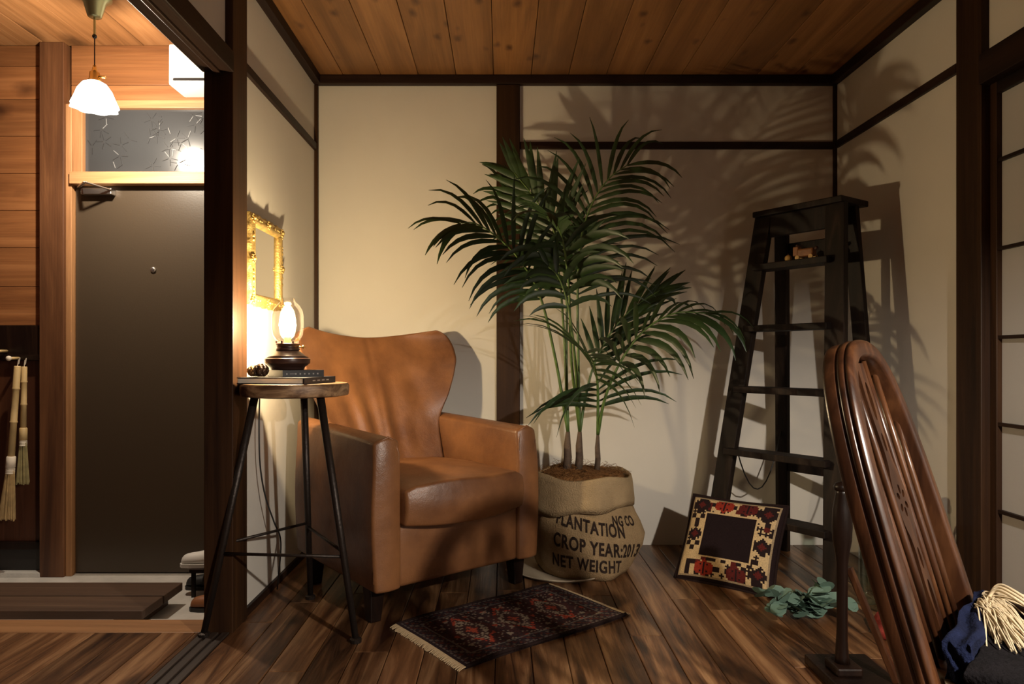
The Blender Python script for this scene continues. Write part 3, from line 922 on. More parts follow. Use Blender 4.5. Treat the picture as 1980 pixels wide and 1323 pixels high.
# ---------------------------------------------------------------- stepladder
LC = Vector((1.37, 3.12, 0))
dw = Vector((.566, -.825, 0)).normalized(); dn = Vector((.825, .566, 0)).normalized()
ld = thing('stepladder', 'tall dark paint-worn wooden stepladder', 'ladder', LC)
H = 1.613
lw = M['ladder_wood']
def W2(a, b2, z): return dw * a + dn * b2 + Vector((0, 0, z))
def obox(name, ca, cb, z0, z1, ha, hb, parent=ld, bev=.004):
    v = [W2(ca + i * ha, cb + j * hb, z) for z in (z0, z1) for i, j in ((-1, -1), (1, -1), (1, 1), (-1, 1))]
    return MB().add(v, [(0, 1, 2, 3), (4, 7, 6, 5), (0, 4, 5, 1), (1, 5, 6, 2), (2, 6, 7, 3), (3, 7, 4, 0)]).build(name, lw, parent, bevel=bev)
obox('top_plank', 0, 0, H - .026, H, .215, .105)
obox('apron', 0, -.075, H - .125, H - .026, .168, .012)
obox('apron', 0, .07, H - .22, H - .14, .15, .011)
def front(s, z):
    t2 = z / (H - .026)
    a = lerp(.297, .172, t2); b2 = lerp(-.30, -.07, t2)
    return W2(s * a, b2, z)
def rear(s, z):
    t2 = z / (H - .026)
    return W2(s * lerp(.235, .165, t2), lerp(.165, .05, t2), z)
for s in (-1, 1):
    MB().beam(front(s, 0), front(s, H - .026), .032, .085, dw).build('front_leg', lw, ld, bevel=.003)
    MB().beam(rear(s, 0), rear(s, H - .026), .030, .062, dw).build('rear_leg', lw, ld, bevel=.003)
    ld.children[-2].data.name = 'front_leg'
for z in (1.348, 1.07, .795, .515, .245):
    t2 = z / (H - .026)
    a = lerp(.297, .172, t2); b2 = lerp(-.30, -.07, t2)
    v = [W2(i * (a - .012), b2 + j, zz2) for zz2 in (z - .014, z + .014) for i, j in ((-1, -.052), (1, -.052), (1, .05), (-1, .05))]
    MB().add(v, [(0, 1, 2, 3), (4, 7, 6, 5), (0, 4, 5, 1), (1, 5, 6, 2), (2, 6, 7, 3), (3, 7, 4, 0)]).build('tread', lw, ld, bevel=.003)
for z in (.42,):
    p, q = rear(-1, z), rear(1, z)
    MB().beam(p, q, .02, .05, (0, 0, 1)).build('rear_brace', lw, ld, bevel=.003)
for s in (-1, 1):
    p, q = front(s, .62), rear(s, .62)
    MB().tube([p.lerp(q, k / 12) - Vector((0, 0, .30 * (1 - (2 * k / 12 - 1) ** 2))) for k in range(13)], .003, 6).build('spreader_cord', M['cord_black'], ld, True)

# toy on the first tread
tp = LC + W2(.055, -.105, 1.3625)
ty = thing('wooden_toy', 'small brown wooden animal toy on the top tread of the stepladder', 'toy', tp, math.atan2(dw.y, dw.x))
tb = MB().box(-.035, .04, -.018, .018, .012, .048).build('body', M['toy_brown'], ty, bevel=.008, seg=3)
MB().box(-.055, -.028, -.016, .016, .018, .060).build('head', M['toy_brown'], ty, bevel=.006, seg=3)
for y in (-.010, .010):
    MB().ball((-.036, y, .064), .006).build('ear', M['toy_dark'], ty, True)
for x in (-.03, .032):
    for y in (-.018, .018):
        MB().tube([(x, y - .003, .010), (x, y + .003, .010)], .010, 12).build('wheel', M['toy_yellow'], ty)
MB().ball((.047, 0, .044), .009).build('tail', M['toy_dark'], ty, True)
yb = thing('toy_ball', 'tiny yellow wooden ball beside the animal toy', 'toy', tp + dw * -.085, 0)
MB().ball((0, 0, .015), .015, n=14, m=10).build('ball', M['toy_yellow'], yb, True)
MB().lathe([(.003, .029), (.002, .036)], 8).build('stem', M['toy_dark'], yb)

# ---------------------------------------------------------------- cushion
def col_mesh(name, mb, cols, mat, smooth=True):
    me = bpy.data.meshes.new(name); me.from_pydata(mb.v, [], mb.f)
    ca = me.color_attributes.new('Col', 'FLOAT_COLOR', 'CORNER')
    i = 0
    for p in me.polygons:
        p.use_smooth = smooth
        for _ in p.loop_indices:
            ca.data[i].color = (*cols[p.index], 1); i += 1
    me.materials.append(mat)
    return me
NC = 56
CREAM, DK, RED, MAR = (.50, .36, .19), (.016, .008, .008), (.24, .024, .012), (.085, .012, .010)
ch = random.Random(5)
blocks = {}
def cush_col(i, j):
    if i < 2 or i > 53 or j < 2 or j > 53: return DK
    if i in (2, 53) or j in (2, 53): return (.30, .22, .13)
    if 13 <= i < 43 and 15 <= j < 43: return (.012, .006, .007)
    if 12 <= i < 44 and 14 <= j < 44: return CREAM
    for cx, cy, r, c in ((22, 49, 5, RED), (36, 49, 5, MAR), (17, 7, 5, RED), (36, 6, 5, MAR)):
        a, b2 = abs(i - cx), abs(j - cy)
        if a + b2 <= r or (a <= r and b2 <= 2) or (b2 <= 3 and a in (3, 4)):
            return DK if (a == 0 and b2 < 4) or (a == b2 and a in (2,)) else c
    for cx, cy, r in ((8, 48, 5), (48, 47, 6), (48, 26, 5), (7, 28, 4), (48, 9, 4)):
        a, b2 = abs(i - cx), abs(j - cy)
        if a + b2 * .9 <= r or (a <= r and b2 <= 1) or (a == r - 1 and b2 <= 3): return MAR if a + b2 < 3 else DK
    k = (i // 3, j // 3)
    if k not in blocks: blocks[k] = ch.random()
    if blocks[k] < .30: return DK
    if blocks[k] < .34: return MAR
    if blocks[k] < .52 and (i % 3 == 1 or j % 3 == 1): return DK
    return CREAM
cw, chh, cth = .41, .385, .055
pl_, qx, qz = Vector((.723, 2.962, .0)), Vector((.331, -.262, 0)).normalized(), None
nh = Vector((.62, .785, 0)).normalized()
qz = (nh * .53 + Vector((0, 0, .848))).normalized()
qn = qx.cross(qz)      # towards the camera
CU = thing('cushion', 'square kilim cushion with cream and red motifs around a black centre', 'cushion', (.723, 2.962, 0))
def cpt(u, v2, side):
    pin = 1 - .035 * (1 - (2 * v2 - 1) ** 2) ** 1 if True else 1
    x = (u - .5) * cw * (1 - .05 * (1 - (2 * v2 - 1) ** 2)) + cw / 2
    y = (v2 - .5) * chh * (1 - .05 * (1 - (2 * u - 1) ** 2)) + chh / 2
    pf2 = ((1 - (2 * u - 1) ** 4) * (1 - (2 * v2 - 1) ** 4)) ** .55
    return qx * x + qz * y + qn * (side * cth * pf2 - .03) + Vector((0, 0, .012))
fr, cols = MB(), []
vs = [cpt(i / NC, j / NC, 1) for i in range(NC + 1) for j in range(NC + 1)]
fs = []
for i in range(NC):
    for j in range(NC):
        k = i * (NC + 1) + j
        fs.append((k, k + NC + 1, k + NC + 2, k + 1)); cols.append(cush_col(i, j))
fr.add(vs, fs)
link('printed_face', col_mesh('printed_face', fr, cols, M['cushion_print']), CU)
bk = MB(); n2 = 20
bk.add([cpt(i / n2, j / n2, -1) for i in range(n2 + 1) for j in range(n2 + 1)], [(i * (n2 + 1) + j, i * (n2 + 1) + j + 1, (i + 1) * (n2 + 1) + j + 1, (i + 1) * (n2 + 1) + j) for i in range(n2) for j in range(n2)])
bk.build('back_face', M['cushion_back'], CU, True)
edge = [cpt(t2, 0, 0) for t2 in [k / 12 for k in range(12)]] + [cpt(1, k / 12, 0) for k in range(12)] + [cpt(1 - k / 12, 1, 0) for k in range(12)] + [cpt(0, 1 - k / 12, 0) for k in range(13)]
MB().tube(edge, .007, 8).build('edge_welt', M['cushion_back'], CU, True)

# ---------------------------------------------------------------- rug
A, B, D = Vector((-.352, 2.439, 0)), Vector((-.109, 2.104, 0)), Vector((.451, 2.536, 0))
ex = (D - B).normalized(); ey = Vector((-ex.y, ex.x, 0))
RL, RW = .705, .425
RG = thing('small_rug', 'small dark red patterned rug with pale fringed ends', 'rug', B)
nx, ny = 100, 62
rg = random.Random(11)
def rug_col(i, j):
    u, v2 = i / nx, j / ny
    e = min(u * RL, (1 - u) * RL, v2 * RW, (1 - v2) * RW)
    h = rg.random()
    if e < .012: return (.025, .014, .016)
    if e < .020: return (.11, .09, .08) if (i + j) % 3 else (.03, .016, .016)
    if e < .058:
        k = (i // 2 + j // 2) % 4
        return ((.030, .016, .018), (.10, .075, .06), (.022, .014, .02), (.075, .020, .014))[k] if h > .3 else (.020, .012, .014)
    if e < .064: return (.10, .085, .075)
    # three stepped medallions in the field
    for c in (.25, .5, .75):
        a = abs(u - c) * RL / .085 + abs(v2 - .5) * RW / .14
        a = round(a * 6) / 6
        if a < .28: return (.25, .045, .022) if h > .2 else (.05, .02, .015)
        if a < .5: return (.035, .013, .012)
        if a < .72: return (.22, .17, .12) if h > .45 else (.045, .022, .018)
        if a < .9: return (.30, .045, .022) if (abs(v2 - .5) > .16 and h > .2) else (.05, .014, .012)
    s = sin(i * .55) * sin(j * .5)
    if s > .72: return (.22, .04, .02) if (i // 11 + j // 12) % 2 else (.20, .155, .11)
    if h > .90: return (.19, .15, .11)
    return (.042, .014, .013) if h > .35 else (.022, .012, .013)
def rpt(i, j):
    u, v2 = i / nx, j / ny
    z = .008 + .0025 * sin(u * 9 + v2 * 3) ** 2 + .004 * exp(-((v2) / .05) ** 2) * sin(u * 7) ** 2
    return ex * (u * RL) + ey * (v2 * RW + .006 * sin(u * 6)) + Vector((0, 0, z))
vs = [rpt(i, j) for i in range(nx + 1) for j in range(ny + 1)]
fs = [(i * (ny + 1) + j, (i + 1) * (ny + 1) + j, (i + 1) * (ny + 1) + j + 1, i * (ny + 1) + j + 1) for i in range(nx) for j in range(ny)]
cols = [rug_col(i, j) for i in range(nx) for j in range(ny)]
link('woven_pile', col_mesh('woven_pile', MB().add(vs, fs), cols, M['rug_print'], False), RG)
bd = MB()
low = lambda p: Vector((p.x, p.y, .0005))
for ring in ([rpt(i, 0) for i in range(nx + 1)], [rpt(nx, j) for j in range(ny + 1)], [rpt(i, ny) for i in range(nx, -1, -1)], [rpt(0, j) for j in range(ny, -1, -1)]):
    k = len(ring)
    bd.add(ring + [low(p) for p in ring], [(i, i + 1, k + i + 1, k + i) for i in range(k - 1)])
for j in (0, ny):
    bd.tube([rpt(i, j) for i in range(0, nx + 1, 4)], .006, 6)
bd.build('binding', M['cushion_back'], RG, True)
for x0, s in ((0, -1), (nx, 1)):
    fg = MB()
    for j in range(130):
        p = rpt(x0, j / 129 * ny)
        ln = .020 + .008 * random.random()
        q = p + ex * s * ln + ey * random.uniform(-.006, .006); q.z = .002
        mid = p.lerp(q, .5); mid.z += .002
        fg.tube([p, mid, q], [.0022, .002, .0014], 4)
    fg.build('fringe', M['rug_fringe'], RG, kind='stuff')

# ---------------------------------------------------------------- potted palm in a burlap sack
PC = Vector((.365, 3.13, 0))
pp = thing('potted_palm', 'tall kentia palm with arching fronds rising from the burlap sack', 'palm', PC + Vector((0, 0, .40)))
PO = Vector(pp.location)
leafn = [0]
def leaflet(parent, p, d, up, L, wmax, g, twist=0):
    """curved, slightly folded blade"""
    d = d.normalized()
    n = 6
    v, f = [], []
    pos = p.copy()
    for k in range(n + 1):
        t2 = k / n
        wv = wmax * (min(1, t2 * 3.2 + .25)) * (1 - t2 ** 2.6) + .0008
        side = d.cross(up)
        side = side.normalized() if side.length > 1e-3 else Vector((1, 0, 0))
        nn = side.cross(d)
        v += [pos - side * wv - nn * wv * .35 - PO, pos - PO, pos + side * wv - nn * wv * .35 - PO]
        pos = pos + d * (L / n)
        d = (d + Vector((0, 0, -1)) * g * (.4 + 1.4 * t2)).normalized()
    for k in range(n):
        a = k * 3
        f += [(a, a + 1, a + 4, a + 3), (a + 1, a + 2, a + 5, a + 4)]
    for i in range(len(v)):                       # stay in front of the wall
        if v[i].y + PO.y > YB - .012: v[i].y = YB - .012 - PO.y
    MB().add(v, f).build('leaflet', M['palm_leaf'], parent, True)
    leafn[0] += 1
def frond(pts, bare, normal, pairs, L, spread=.75, g=.16, wmax=.013, lift=.15, radii=(.008, .0022), sides=(1, 1), tipk=.55, basek=.75):
    path = smooth_path(pts, 8)
    m2 = len(path)
    fr2 = MB().tube([p - PO for p in path], [lerp(radii[0], radii[1], (k / (m2 - 1)) ** .8) for k in range(m2)], 7).build('frond', M['palm_stem'], pp, True)
    cum = [0]
    for a, b2 in zip(path, path[1:]): cum.append(cum[-1] + (b2 - a).length)
    T = cum[-1]
    nv0 = Vector(normal).normalized()
    for i in range(pairs):
        q = i / (pairs - 1)
        s0 = T * lerp(bare, .995, q)
        k = max(j for j in range(m2) if cum[j] <= s0)
        k = min(k, m2 - 2)
        tt = (s0 - cum[k]) / max(1e-6, cum[k + 1] - cum[k])
        p = path[k].lerp(path[k + 1], tt)
        tan = (path[k + 1] - path[k]).normalized()
        lat = tan.cross(nv0).normalized()
        nn = lat.cross(tan).normalized()
        ll = L * (lerp(basek, 1, min(1, q / .35)) if q < .35 else lerp(1, tipk, (q - .35) / .65))
        sp2 = spread * lerp(1, .42, q)
        for si, s in enumerate((-1, 1)):
            if sides[si] <= 0 or random.random() > sides[si]: continue
            dd = tan * lerp(.55, 1.0, q) + lat * s * sp2 * 1.25 + nn * lift
            dd += Vector((random.uniform(-.1, .1), random.uniform(-.1, .1), random.uniform(-.08, .08)))
            leaflet(fr2, p, dd, nn, ll * random.uniform(.88, 1.1), wmax * random.uniform(.85, 1.15), g * random.uniform(.7, 1.35))
    return fr2
base1, base2, base3 = at(1095, 880, 3.13), at(1117, 880, 3.11), at(1153, 882, 3.10)
# tops of the sheaths
t1, t2_, t3 = at(1098, 835, 3.13), at(1121, 835, 3.11), at(1156, 840, 3.10)
# 1 left arching frond
frond([t1, at(1075, 700, 3.10), at(1044, 572, 3.04), at(1003, 500, 2.98), at(958, 456, 2.93), at(918, 432, 2.90), at(888, 432, 2.88)], .54, (-.15, -.8, .6), 16, .36, .85, .27, .0125, lift=.05, tipk=.65)
# 2 upper left frond, blades standing up
frond([t1, at(1095, 700, 3.13), at(1094, 560, 3.13), at(1072, 450, 3.13), at(1035, 385, 3.15), at(995, 335, 3.19)], .60, (-.45, -.85, .1), 15, .34, .60, .05, .017, lift=.0)
# 3 upper right frond
frond([t2_, at(1118, 700, 3.09), at(1117, 560, 3.08), at(1124, 460, 3.07), at(1146, 392, 3.06), at(1178, 345, 3.05), at(1215, 318, 3.04)], .46, (.05, -.8, .45), 20, .44, 1.05, .27, .0095, lift=.06)
# 4 frond fanning up to the right
frond([t2_, at(1130, 780, 3.12), at(1147, 710, 3.14), at(1180, 645, 3.15), at(1225, 595, 3.16), at(1275, 562, 3.18)], .42, (-.3, -.9, .25), 13, .30, .38, .04, .0125, lift=.0)
# 5 low right frond with hanging blades
frond([t3, at(1170, 770, 3.02), at(1200, 700, 2.96), at(1245, 640, 2.92), at(1305, 606, 2.88), at(1365, 606, 2.85)], .45, (.05, -.45, .88), 12, .36, 1.05, .36, .015, lift=.05, tipk=.75)
# 6 low central frond towards the camera
frond([t3, at(1156, 760, 3.03), at(1153, 725, 2.98), at(1146, 698, 2.92), at(1135, 682, 2.85)], .28, (0, -.55, .8), 13, .44, 1.5, .20, .0115, lift=.16, tipk=.75)
# 7 central frond towards the camera
frond([t2_, at(1105, 700, 3.06), at(1100, 560, 2.98), at(1090, 475, 2.90), at(1075, 430, 2.82), at(1058, 418, 2.75)], .62, (-.15, -.6, .75), 12, .33, 1.0, .28, .017)
# 8 frond behind, to the upper left in front of the post
frond([t1, at(1090, 640, 3.20), at(1075, 500, 3.26), at(1035, 420, 3.30), at(980, 372, 3.33)], .52, (-.1, -.8, .55), 12, .34, .85, .2, .0125)
# 9 young frond hanging between the stems
frond([t2_, at(1112, 700, 3.0), at(1100, 600, 2.95), at(1082, 540, 2.92), at(1060, 515, 2.9)], .74, (-.1, -.8, .5), 5, .26, .9, .3, .014)
for b0, tp0, r0 in ((base1, t1, .019), (base2, t2_, .018), (base3, t3, .013)):
    b0 = Vector((b0.x, b0.y, .40))
    MB().tube([b0 - PO, b0.lerp(tp0, .45) - PO + Vector((.004, 0, 0)), b0.lerp(tp0, .7) - PO, tp0 - PO], [r0, r0 * .95, r0 * .85, r0 * .5], 12).build('trunk', M['palm_trunk'], pp, True)

# sack
def fold(r, z, a):
    k = r
    k *= 1 + .022 * sin(5 * a + 9 * z) + .014 * sin(11 * a - 6 * z)
    bul = exp(-((a - 6.05) / .55) ** 2) + exp(-((a + .233) / .55) ** 2)
    k += .045 * bul * exp(-((z - .16) / .09) ** 2)
    k += .03 * exp(-((a - 5.05) / .22) ** 2) * exp(-(z / .07) ** 2)
    return k
SK = thing('burlap_sack', 'burlap coffee sack with stencilled lettering, folded down around the palm', 'sack', PC)
sprof = [(.15, .0), (.195, .004), (.212, .03), (.222, .07), (.226, .12), (.225, .17), (.219, .22), (.212, .26), (.205, .30), (.202, .36), (.200, .405), (.190, .405), (.188, .34), (.18, .33)]
MB().lathe(sprof, 72, fr=fold).build('body', M['burlap'], SK, True)
def cuff_r(r, z, a):
    return r * (1 + .018 * sin(5 * a + 9 * z) + .012 * sin(9 * a + 2))
def cz(z, a): return z
cf = MB()
prof = [(.214, .272), (.221, .268), (.222, .30), (.218, .36), (.216, .405), (.212, .424), (.203, .428), (.197, .415), (.195, .38)]
vs, fs = [], []
n = 72
for r, z in prof:
    for k in range(n):
        a = 2 * pi * k / n
        rr2 = cuff_r(r, z, a)
        drop = (.03 * sin(a + 2.2) + .006 * sin(6 * a)) * max(0, (.40 - z) / .13)
        vs.append((rr2 * cos(a), rr2 * sin(a), z + drop + .008 * sin(4 * a) * (z > .4)))
for i in range(len(prof) - 1):
    for k in range(n):
        k2 = (k + 1) % n
        fs.append((i * n + k, i * n + k2, (i + 1) * n + k2, (i + 1) * n + k))
cf.add(vs, fs).build('folded_cuff', M['burlap_fold'], SK, True)
# stencilled lettering wrapped round the sack
def letter(txt, ang0, z0, size, slope, bend=0):
    cu2 = bpy.data.curves.new('t', 'FONT'); cu2.body = txt; cu2.size = size; cu2.space_character = 1.12
    cu2.offset = size * .03
    me = curve_mesh(cu2, M['ink'], 'lettering')
    bm2 = bmesh.new(); bm2.from_mesh(me)
    bmesh.ops.triangulate(bm2, faces=bm2.faces)
    for _ in range(2):
        bmesh.ops.subdivide_edges(bm2, edges=[e for e in bm2.edges if e.calc_length() > .012], cuts=1)
    bmesh.ops.triangulate(bm2, faces=bm2.faces)
    # stencil bridges
    for v in bm2.verts:
        x, y = v.co.x * .66, v.co.y
        a = ang0 + x / .226
        z = z0 + y + slope * x + bend * x * x
        a = a % (2 * pi)
        r = interp([(p[1], p[0]) for p in sprof[:11]], max(0, min(.4, z)))
        r = fold(r, z, a) + .0022
        v.co = Vector((r * cos(a), r * sin(a), z))
    bm2.to_mesh(me); bm2.free()
    link('lettering', me, SK)
letter('PLANTATION', radians(-129), .240, .072, -.20)
letter('CROP YEAR:2013', radians(-130), .150, .076, -.17)
letter('NET WEIGHT', radians(-131), .066, .070, -.10)
letter('NG CO', radians(-62), .232, .056, -.12)
# coir on top
co = tag(MB().lathe([(.188, .405), (.175, .425), (.13, .437), (.07, .442), (.01, .444)], 40, fr=lambda r, z, a: r * (1 + .02 * sin(7 * a))).build('coir', M['coir'], SK, True, kind='stuff'), 'brown coconut fibre')
hr = MB()
for k in range(420):
    a = random.random() * 6.283; q = sqrt(random.random()) * .185
    p = Vector((q * cos(a), q * sin(a), .43))
    d1 = Vector((random.uniform(-1, 1), random.uniform(-1, 1), random.uniform(.0, .7))) * random.uniform(.015, .04)
    d2 = Vector((random.uniform(-1, 1), random.uniform(-1, 1), random.uniform(-.4, .5))) * .03
    hr.tube([p, p + d1, p + d1 + d2], .0008, 3, False)
hr.build('coir', M['coir'], SK, kind='stuff')
tr = thing('plant_saucer', 'cream rim of a saucer under the burlap sack', 'saucer', (PC.x - .10, PC.y - .02, 0))
MB().lathe([(.16, .0), (.20, .002), (.222, .016), (.228, .018), (.226, .013), (.204, -.0), (.16, .0)], 48, cap=False).build('rim', M['cream_tray'], tr, True)
MB().lathe([(.01, .001), (.2, .001)], 48, cap=False).build('base', M['cream_tray'], tr)

# ---------------------------------------------------------------- spindle-back chair in the right foreground
fwd = Vector((.748, -.664)).normalized()
WC = thing('spindle_back_chair', 'varnished bow-back spindle chair with pierced splat in the right foreground', 'chair', (.796, 1.252, 0), math.atan2(fwd.y, fwd.x))
# local: +x forward, +y chair's left (away from the camera), back plane leans to -x
cwd = M['chair_wood']
SEAT = .42
lean = radians(16.2)
def bp(y, h, off=0):
    """point of the back plane: y across, h up along the leaning back"""
    return Vector((-sin(lean) * h + off * cos(lean), y, SEAT + cos(lean) * h + off * sin(lean)))
bown = Vector((cos(lean), 0, sin(lean)))
bowp = []
for k in range(41):
    a = pi * k / 40
    c0, s0 = cos(a), sin(a)
    y = .200 * (abs(c0) ** .72) * (1 if c0 >= 0 else -1)
    h = .556 * s0 ** .62
    bowp.append((y, h))
bowp = [(.2, -.02)] + bowp + [(-.2, -.02)]
pts = smooth_path([bp(y, h) for y, h in bowp], 2)
prof2 = [(-.015, -.026), (.013, -.026), (.017, -.020), (.017, .020), (.013, .026), (-.010, .026), (-.0165, .021), (-.0175, .017), (-.0135, .0135), (-.0175, .0105), (-.0185, .006), (-.0175, .0015), (-.0135, -.0015), (-.017, -.005), (-.0175, -.020)]
MB().sweep(pts, prof2, bown).build('bow', cwd, WC, True, bevel=.001, seg=1)
# spindles
def bow_h(y):
    best = 0
    for (a, h), (a2, h2) in zip(bowp, bowp[1:]):
        lo, hi = min(a, a2), max(a, a2)
        if lo <= y <= hi and hi > lo: best = max(best, lerp(h, h2, (y - a) / (a2 - a)))
    return best
for y in (.048, .100, .150, -.048, -.100, -.150):
    y2 = y * 1.06
    ht = bow_h(y2) - .012
    MB().tube([bp(y * .92, -.01), bp(lerp(y * .92, y2, .35), ht * .35), bp(lerp(y * .92, y2, .7), ht * .7), bp(y2, ht)], [.006, .0076, .007, .006], 10).build('spindle', cwd, WC, True)
# pierced splat
cu2 = bpy.data.curves.new('splat', 'CURVE'); cu2.dimensions = '2D'; cu2.fill_mode = 'BOTH'; cu2.extrude = .006; cu2.resolution_u = 2
def poly(pts2):
    sp3 = cu2.splines.new('POLY'); sp3.points.add(len(pts2) - 1)
    for q, (x, y) in zip(sp3.points, pts2): q.co = (x, y, 0, 1)
    sp3.use_cyclic_u = True
prof_s = [(a_, b_ * .75) for a_, b_ in [(0, .026), (.06, .024), (.12, .030), (.17, .024), (.20, .030), (.225, .046), (.265, .056), (.305, .046), (.33, .030), (.36, .024), (.41, .031), (.46, .034), (.53, .030)]]
prof_s = [(q.x, q.y) for q in smooth_path([Vector((a, b2, 0)) for a, b2 in prof_s], 3)]
poly([(w2, h) for h, w2 in prof_s] + [(-w2, h) for h, w2 in reversed(prof_s)])
def hole(cx, cy, rx, ry, n=14, rot=0):
    P = []
    for k in range(n):
        a = 2 * pi * k / n
        x, y = rx * cos(a), ry * sin(a)
        P.append((cx + x * cos(rot) - y * sin(rot), cy + x * sin(rot) + y * cos(rot)))
    poly(P)
for k in range(6):
    a = k * pi / 3 + pi / 6
    hole(.021 * cos(a), .265 + .021 * sin(a), .009, .006, 12, a)
hole(0, .455, .011, .038); hole(0, .375, .007, .018); hole(0, .16, .007, .02); hole(0, .09, .010, .032)
sm = curve_mesh(cu2, cwd, 'splat')
for v in sm.vertices:
    x, h, z = v.co
    v.co = bp(x, h, z)
link('splat', sm, WC, bevel=.0015, seg=1)
# seat
sv, sf = [], []
ns, nr = 40, 6
for lay_, z in ((0, SEAT), (1, SEAT - .036)):
    for i in range(nr + 1):
        q = i / nr
        for k in range(ns):
            a = 2 * pi * k / ns
            x = .19 + .235 * cos(a) * (1 if cos(a) > 0 else .98); y = .235 * sin(a) * (1 - .12 * (cos(a) < 0) * abs(cos(a)))
            dish = -.014 * (1 - q ** 2) if lay_ == 0 else .006 * 0
            rr3 = q * (1 if lay_ == 0 else .95)
            sv.append((.19 + (x - .19) * rr3, y * rr3, z + dish * (1 if lay_ == 0 else 0)))
off = (nr + 1) * ns
for l2 in (0, 1):
    for i in range(nr):
        for k in range(ns):
            k2 = (k + 1) % ns
            b0 = l2 * off
            sf.append((b0 + i * ns + k, b0 + i * ns + k2, b0 + (i + 1) * ns + k2, b0 + (i + 1) * ns + k))
for k in range(ns):
    k2 = (k + 1) % ns
    sf.append((nr * ns + k, nr * ns + k2, off + nr * ns + k2, off + nr * ns + k))
MB().add(sv, sf).build('seat', cwd, WC, True)
legs = []
for x, y, fx, fy in ((.05, .15, -.04, .20), (.05, -.15, -.04, -.20), (.33, .16, .40, .205), (.33, -.16, .40, -.205)):
    a, b2 = Vector((x, y, SEAT - .03)), Vector((fx, fy, 0))
    ts = [0, .1, .14, .18, .3, .5, .62, .66, .70, .85, 1]
    rs = [.012, .014, .019, .014, .017, .020, .018, .013, .018, .014, .011]
    MB().tube([a.lerp(b2, t3_) for t3_ in ts], rs, 12).build('leg', cwd, WC, True)
    legs.append((a, b2))
m1, m2_ = legs[0][0].lerp(legs[0][1], .55), legs[2][0].lerp(legs[2][1], .55)
m3, m4 = legs[1][0].lerp(legs[1][1], .55), legs[3][0].lerp(legs[3][1], .55)
for a, b2 in ((m1, m2_), (m3, m4), (m1.lerp(m2_, .5), m3.lerp(m4, .5))):
    MB().tube([a, a.lerp(b2, .5), b2], [.008, .013, .008], 10).build('stretcher', cwd, WC, True)

# folded throw on its seat: fringe over the top edge
TH = thing('folded_throw', 'folded dark woven throw with indigo edge and cream fringe on the chair seat', 'throw', (.796, 1.252, SEAT), math.atan2(fwd.y, fwd.x))
def thp(u, v2):
    # rounded bundle
    return u, v2
def bundle(x0, x1, y0, y1, z0, z1, amp=.01):
    def fn(x, y, z):
        u, v2, q = (x - x0) / (x1 - x0), (y - y0) / (y1 - y0), (z - z0) / (z1 - z0)
        zz3 = z + amp * sin(9 * u + 4 * v2) * q + amp * .8 * sin(13 * v2) * q
        return x + amp * sin(12 * v2 + 5 * q), y + amp * sin(10 * u + 6 * q), zz3
    return weld(sbox(x0, x1, y0, y1, z0, z1, 10, 10, 5, fn))
bundle(.058, .36, -.20, .175, .002, .040, .004).build('woven_body', M['throw_dark'], TH, True, bevel=.012, seg=3)
bundle(.022, .062, -.15, .178, .003, .064, .004).build('indigo_edge', M['indigo'], TH, True, bevel=.014, seg=3)
fg = MB()
fr3 = random.Random(9)
for k in range(300):
    q = k / 299
    p = Vector((.046 + fr3.uniform(-.012, .014), lerp(.06, .175, q), .064 + fr3.uniform(-.003, .005)))
    if q < .75:
        e = Vector((.070 + fr3.uniform(-.012, .06), p.y - .05 - fr3.random() * .08, .040 + fr3.random() * .006))
    else:
        e = Vector((.16 + fr3.random() * .07, p.y - .02 + fr3.uniform(-.05, .02), .042 + fr3.random() * .006))
    mid = p.lerp(e, .4) + Vector((fr3.uniform(-.006, .006), fr3.uniform(-.006, .006), .014))
    fg.tube(smooth_path([p, mid, e], 4), .0014, 5, False)
fg.build('fringe', M['fringe'], TH, True, kind='stuff')
for k in range(3):
    y0_ = .12 + .02 * k
    MB().tube(smooth_path([Vector((.045, y0_, .062)), Vector((.06, y0_ + .01, .085)), Vector((.09, y0_ - .01, .082)), Vector((.13, y0_ - .02, .06)), Vector((.17, y0_ - .03, .046))], 5), .003, 6).build('fringe_loop', M['fringe'], TH, True)

# ---------------------------------------------------------------- dark turned stand behind the chair
PS = thing('pedestal_stand', 'dark turned wooden stand on a block base behind the spindle chair', 'stand', (.99, 2.03, 0))
MB().box(-.06, .13, -.10, .12, 0, .030).build('base', M['stand_wood'], PS, bevel=.006)
MB().box(-.035, .04, -.045, .04, .03, .055).build('plinth', M['stand_wood'], PS, bevel=.006)
MB().lathe([(.022, .055), (.018, .075), (.015, .12), (.015, .25), (.016, .34), (.019, .37), (.026, .41), (.028, .45), (.026, .50), (.018, .545), (.02, .56)], 20).build('column', M['stand_wood'], PS, True)
MB().lathe([(.016, .55), (.022, .556), (.024, .566), (.018, .575), (.004, .58)], 20).build('finial', M['stand_wood'], PS, True)
MB().beam((.02, .0, .33), (.115, -.08, .03), .020, .020).build('strut', M['chair_wood'], PS, bevel=.004)
MB().beam((.015, .02, .33), (.035, .095, .03), .018, .018).build('strut', M['stand_wood'], PS, bevel=.004)

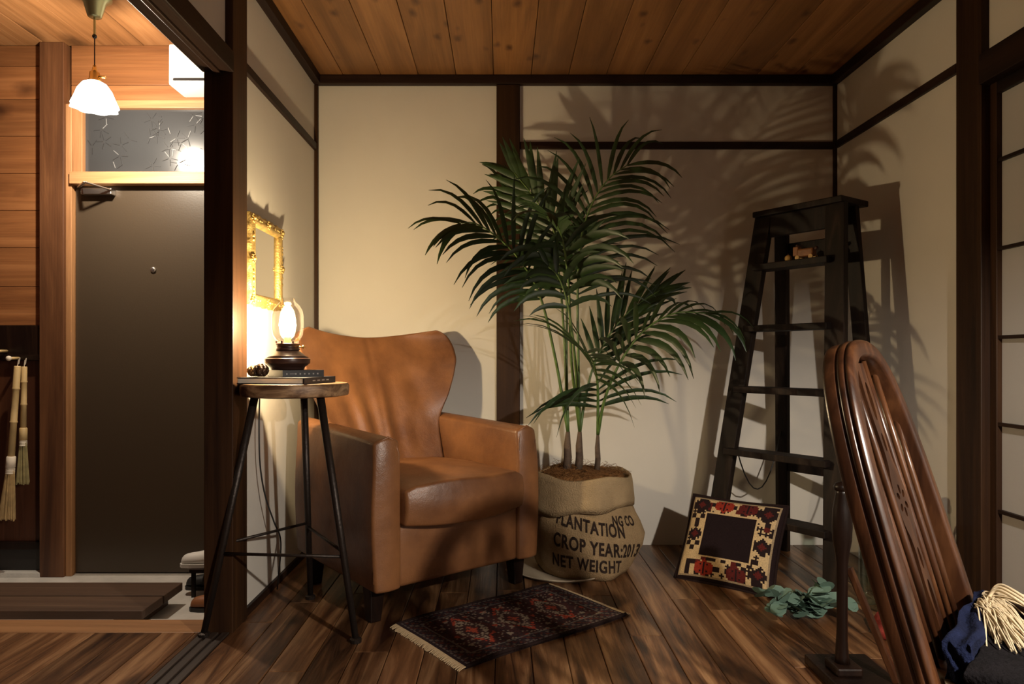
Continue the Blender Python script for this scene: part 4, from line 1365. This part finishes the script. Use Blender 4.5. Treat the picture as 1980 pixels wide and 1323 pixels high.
# demijohn, red bundle, eucalyptus, cord
dj = thing('glass_demijohn', 'large pale green glass bottle standing behind the spindle chair', 'bottle', (1.46, 2.62, 0))
MB().lathe([(.02, .004), (.085, .0), (.105, .02), (.11, .10), (.108, .22), (.09, .29), (.055, .335), (.028, .36), (.024, .42), (.030, .425), (.030, .44), (.024, .445)], 32, cap=False).build('glass', M['jar_glass'], dj, True)
MB().lathe([(.022, .42), (.024, .46), (.018, .465)], 16).build('stopper', M['toy_dark'], dj, True)
rb = thing('red_bundle', 'crumpled red cloth bundle with silvery specks on the floor', 'bundle', (1.43, 2.31, 0))
def lump(r, z, a):
    return r * (1 + .14 * sin(5 * a + 30 * z) + .09 * sin(9 * a - 20 * z))
MB().lathe([(.04, .0), (.15, .003), (.165, .03), (.14, .06), (.09, .085), (.03, .095), (.004, .096)], 48, fr=lump).build('cloth', M['red_cloth'], rb, True)
sv2 = MB()
for k in range(26):
    a = random.random() * 6.283; q = random.uniform(.03, .15)
    sv2.ball((q * cos(a), q * sin(a), .098 - .45 * q * q / .15 * .9 - .0 + .004), .006, (1.6, 1, .5), 6, 4)
sv2.build('specks', M['silver'], rb, True, kind='stuff')
eu = thing('eucalyptus_sprig', 'grey-green round-leaved eucalyptus sprigs lying by the stepladder foot', 'sprig', (1.105, 2.53, 0))
er = random.Random(21)
disc = MB()
nD = 10
disc.add([(0, 0, .003)] + [(1.05 * cos(2 * pi * k / nD) + .0, sin(2 * pi * k / nD), 0) for k in range(nD)], [(0, 1 + k, 1 + (k + 1) % nD) for k in range(nD)])
dme = disc.mesh('leaf', M['eucalyptus'], True)
for sxx in range(7):
    a = lerp(-.4, 3.5, sxx / 6) + er.uniform(-.2, .2)
    end = Vector((cos(a) * er.uniform(.10, .17), sin(a) * er.uniform(.05, .12) - .02, er.uniform(.03, .10)))
    st0 = Vector((er.uniform(-.03, .03), er.uniform(-.02, .02), .012))
    pth = smooth_path([st0, st0.lerp(end, .5) + Vector((0, 0, .025)), end], 5)
    sp4 = MB().tube(pth, .0018, 5).build('twig', M['palm_trunk'], eu, True)
    for k in range(1, len(pth)):
        for s in (-1, 1):
            o = link('leaf', dme, sp4)
            o.location = pth[k] + Vector((er.uniform(-.012, .012), s * .016, er.uniform(-.004, .012)))
            o.location.z = max(.022, o.location.z)
            r = er.uniform(.021, .033)
            o.scale = (r, r * .92, .02)
            o.rotation_euler = (er.uniform(-.7, .9), er.uniform(-.7, .7), er.uniform(0, 6))
kc = [Vector((1.64, 2.44, .008)), Vector((1.635, 2.50, .05)), Vector((1.63, 2.545, .24)), Vector((1.635, 2.56, .33)), Vector((1.635, 2.59, .27)), Vector((1.62, 2.62, .08)), Vector((1.58, 2.66, .006))]
tag(MB().tube(smooth_path(kc, 6), .007, 8).build('power_cord', M['cord_black'], None, True), 'black cord looped up against the foot of the right post', 'cord')
print('leaflets', leafn[0])
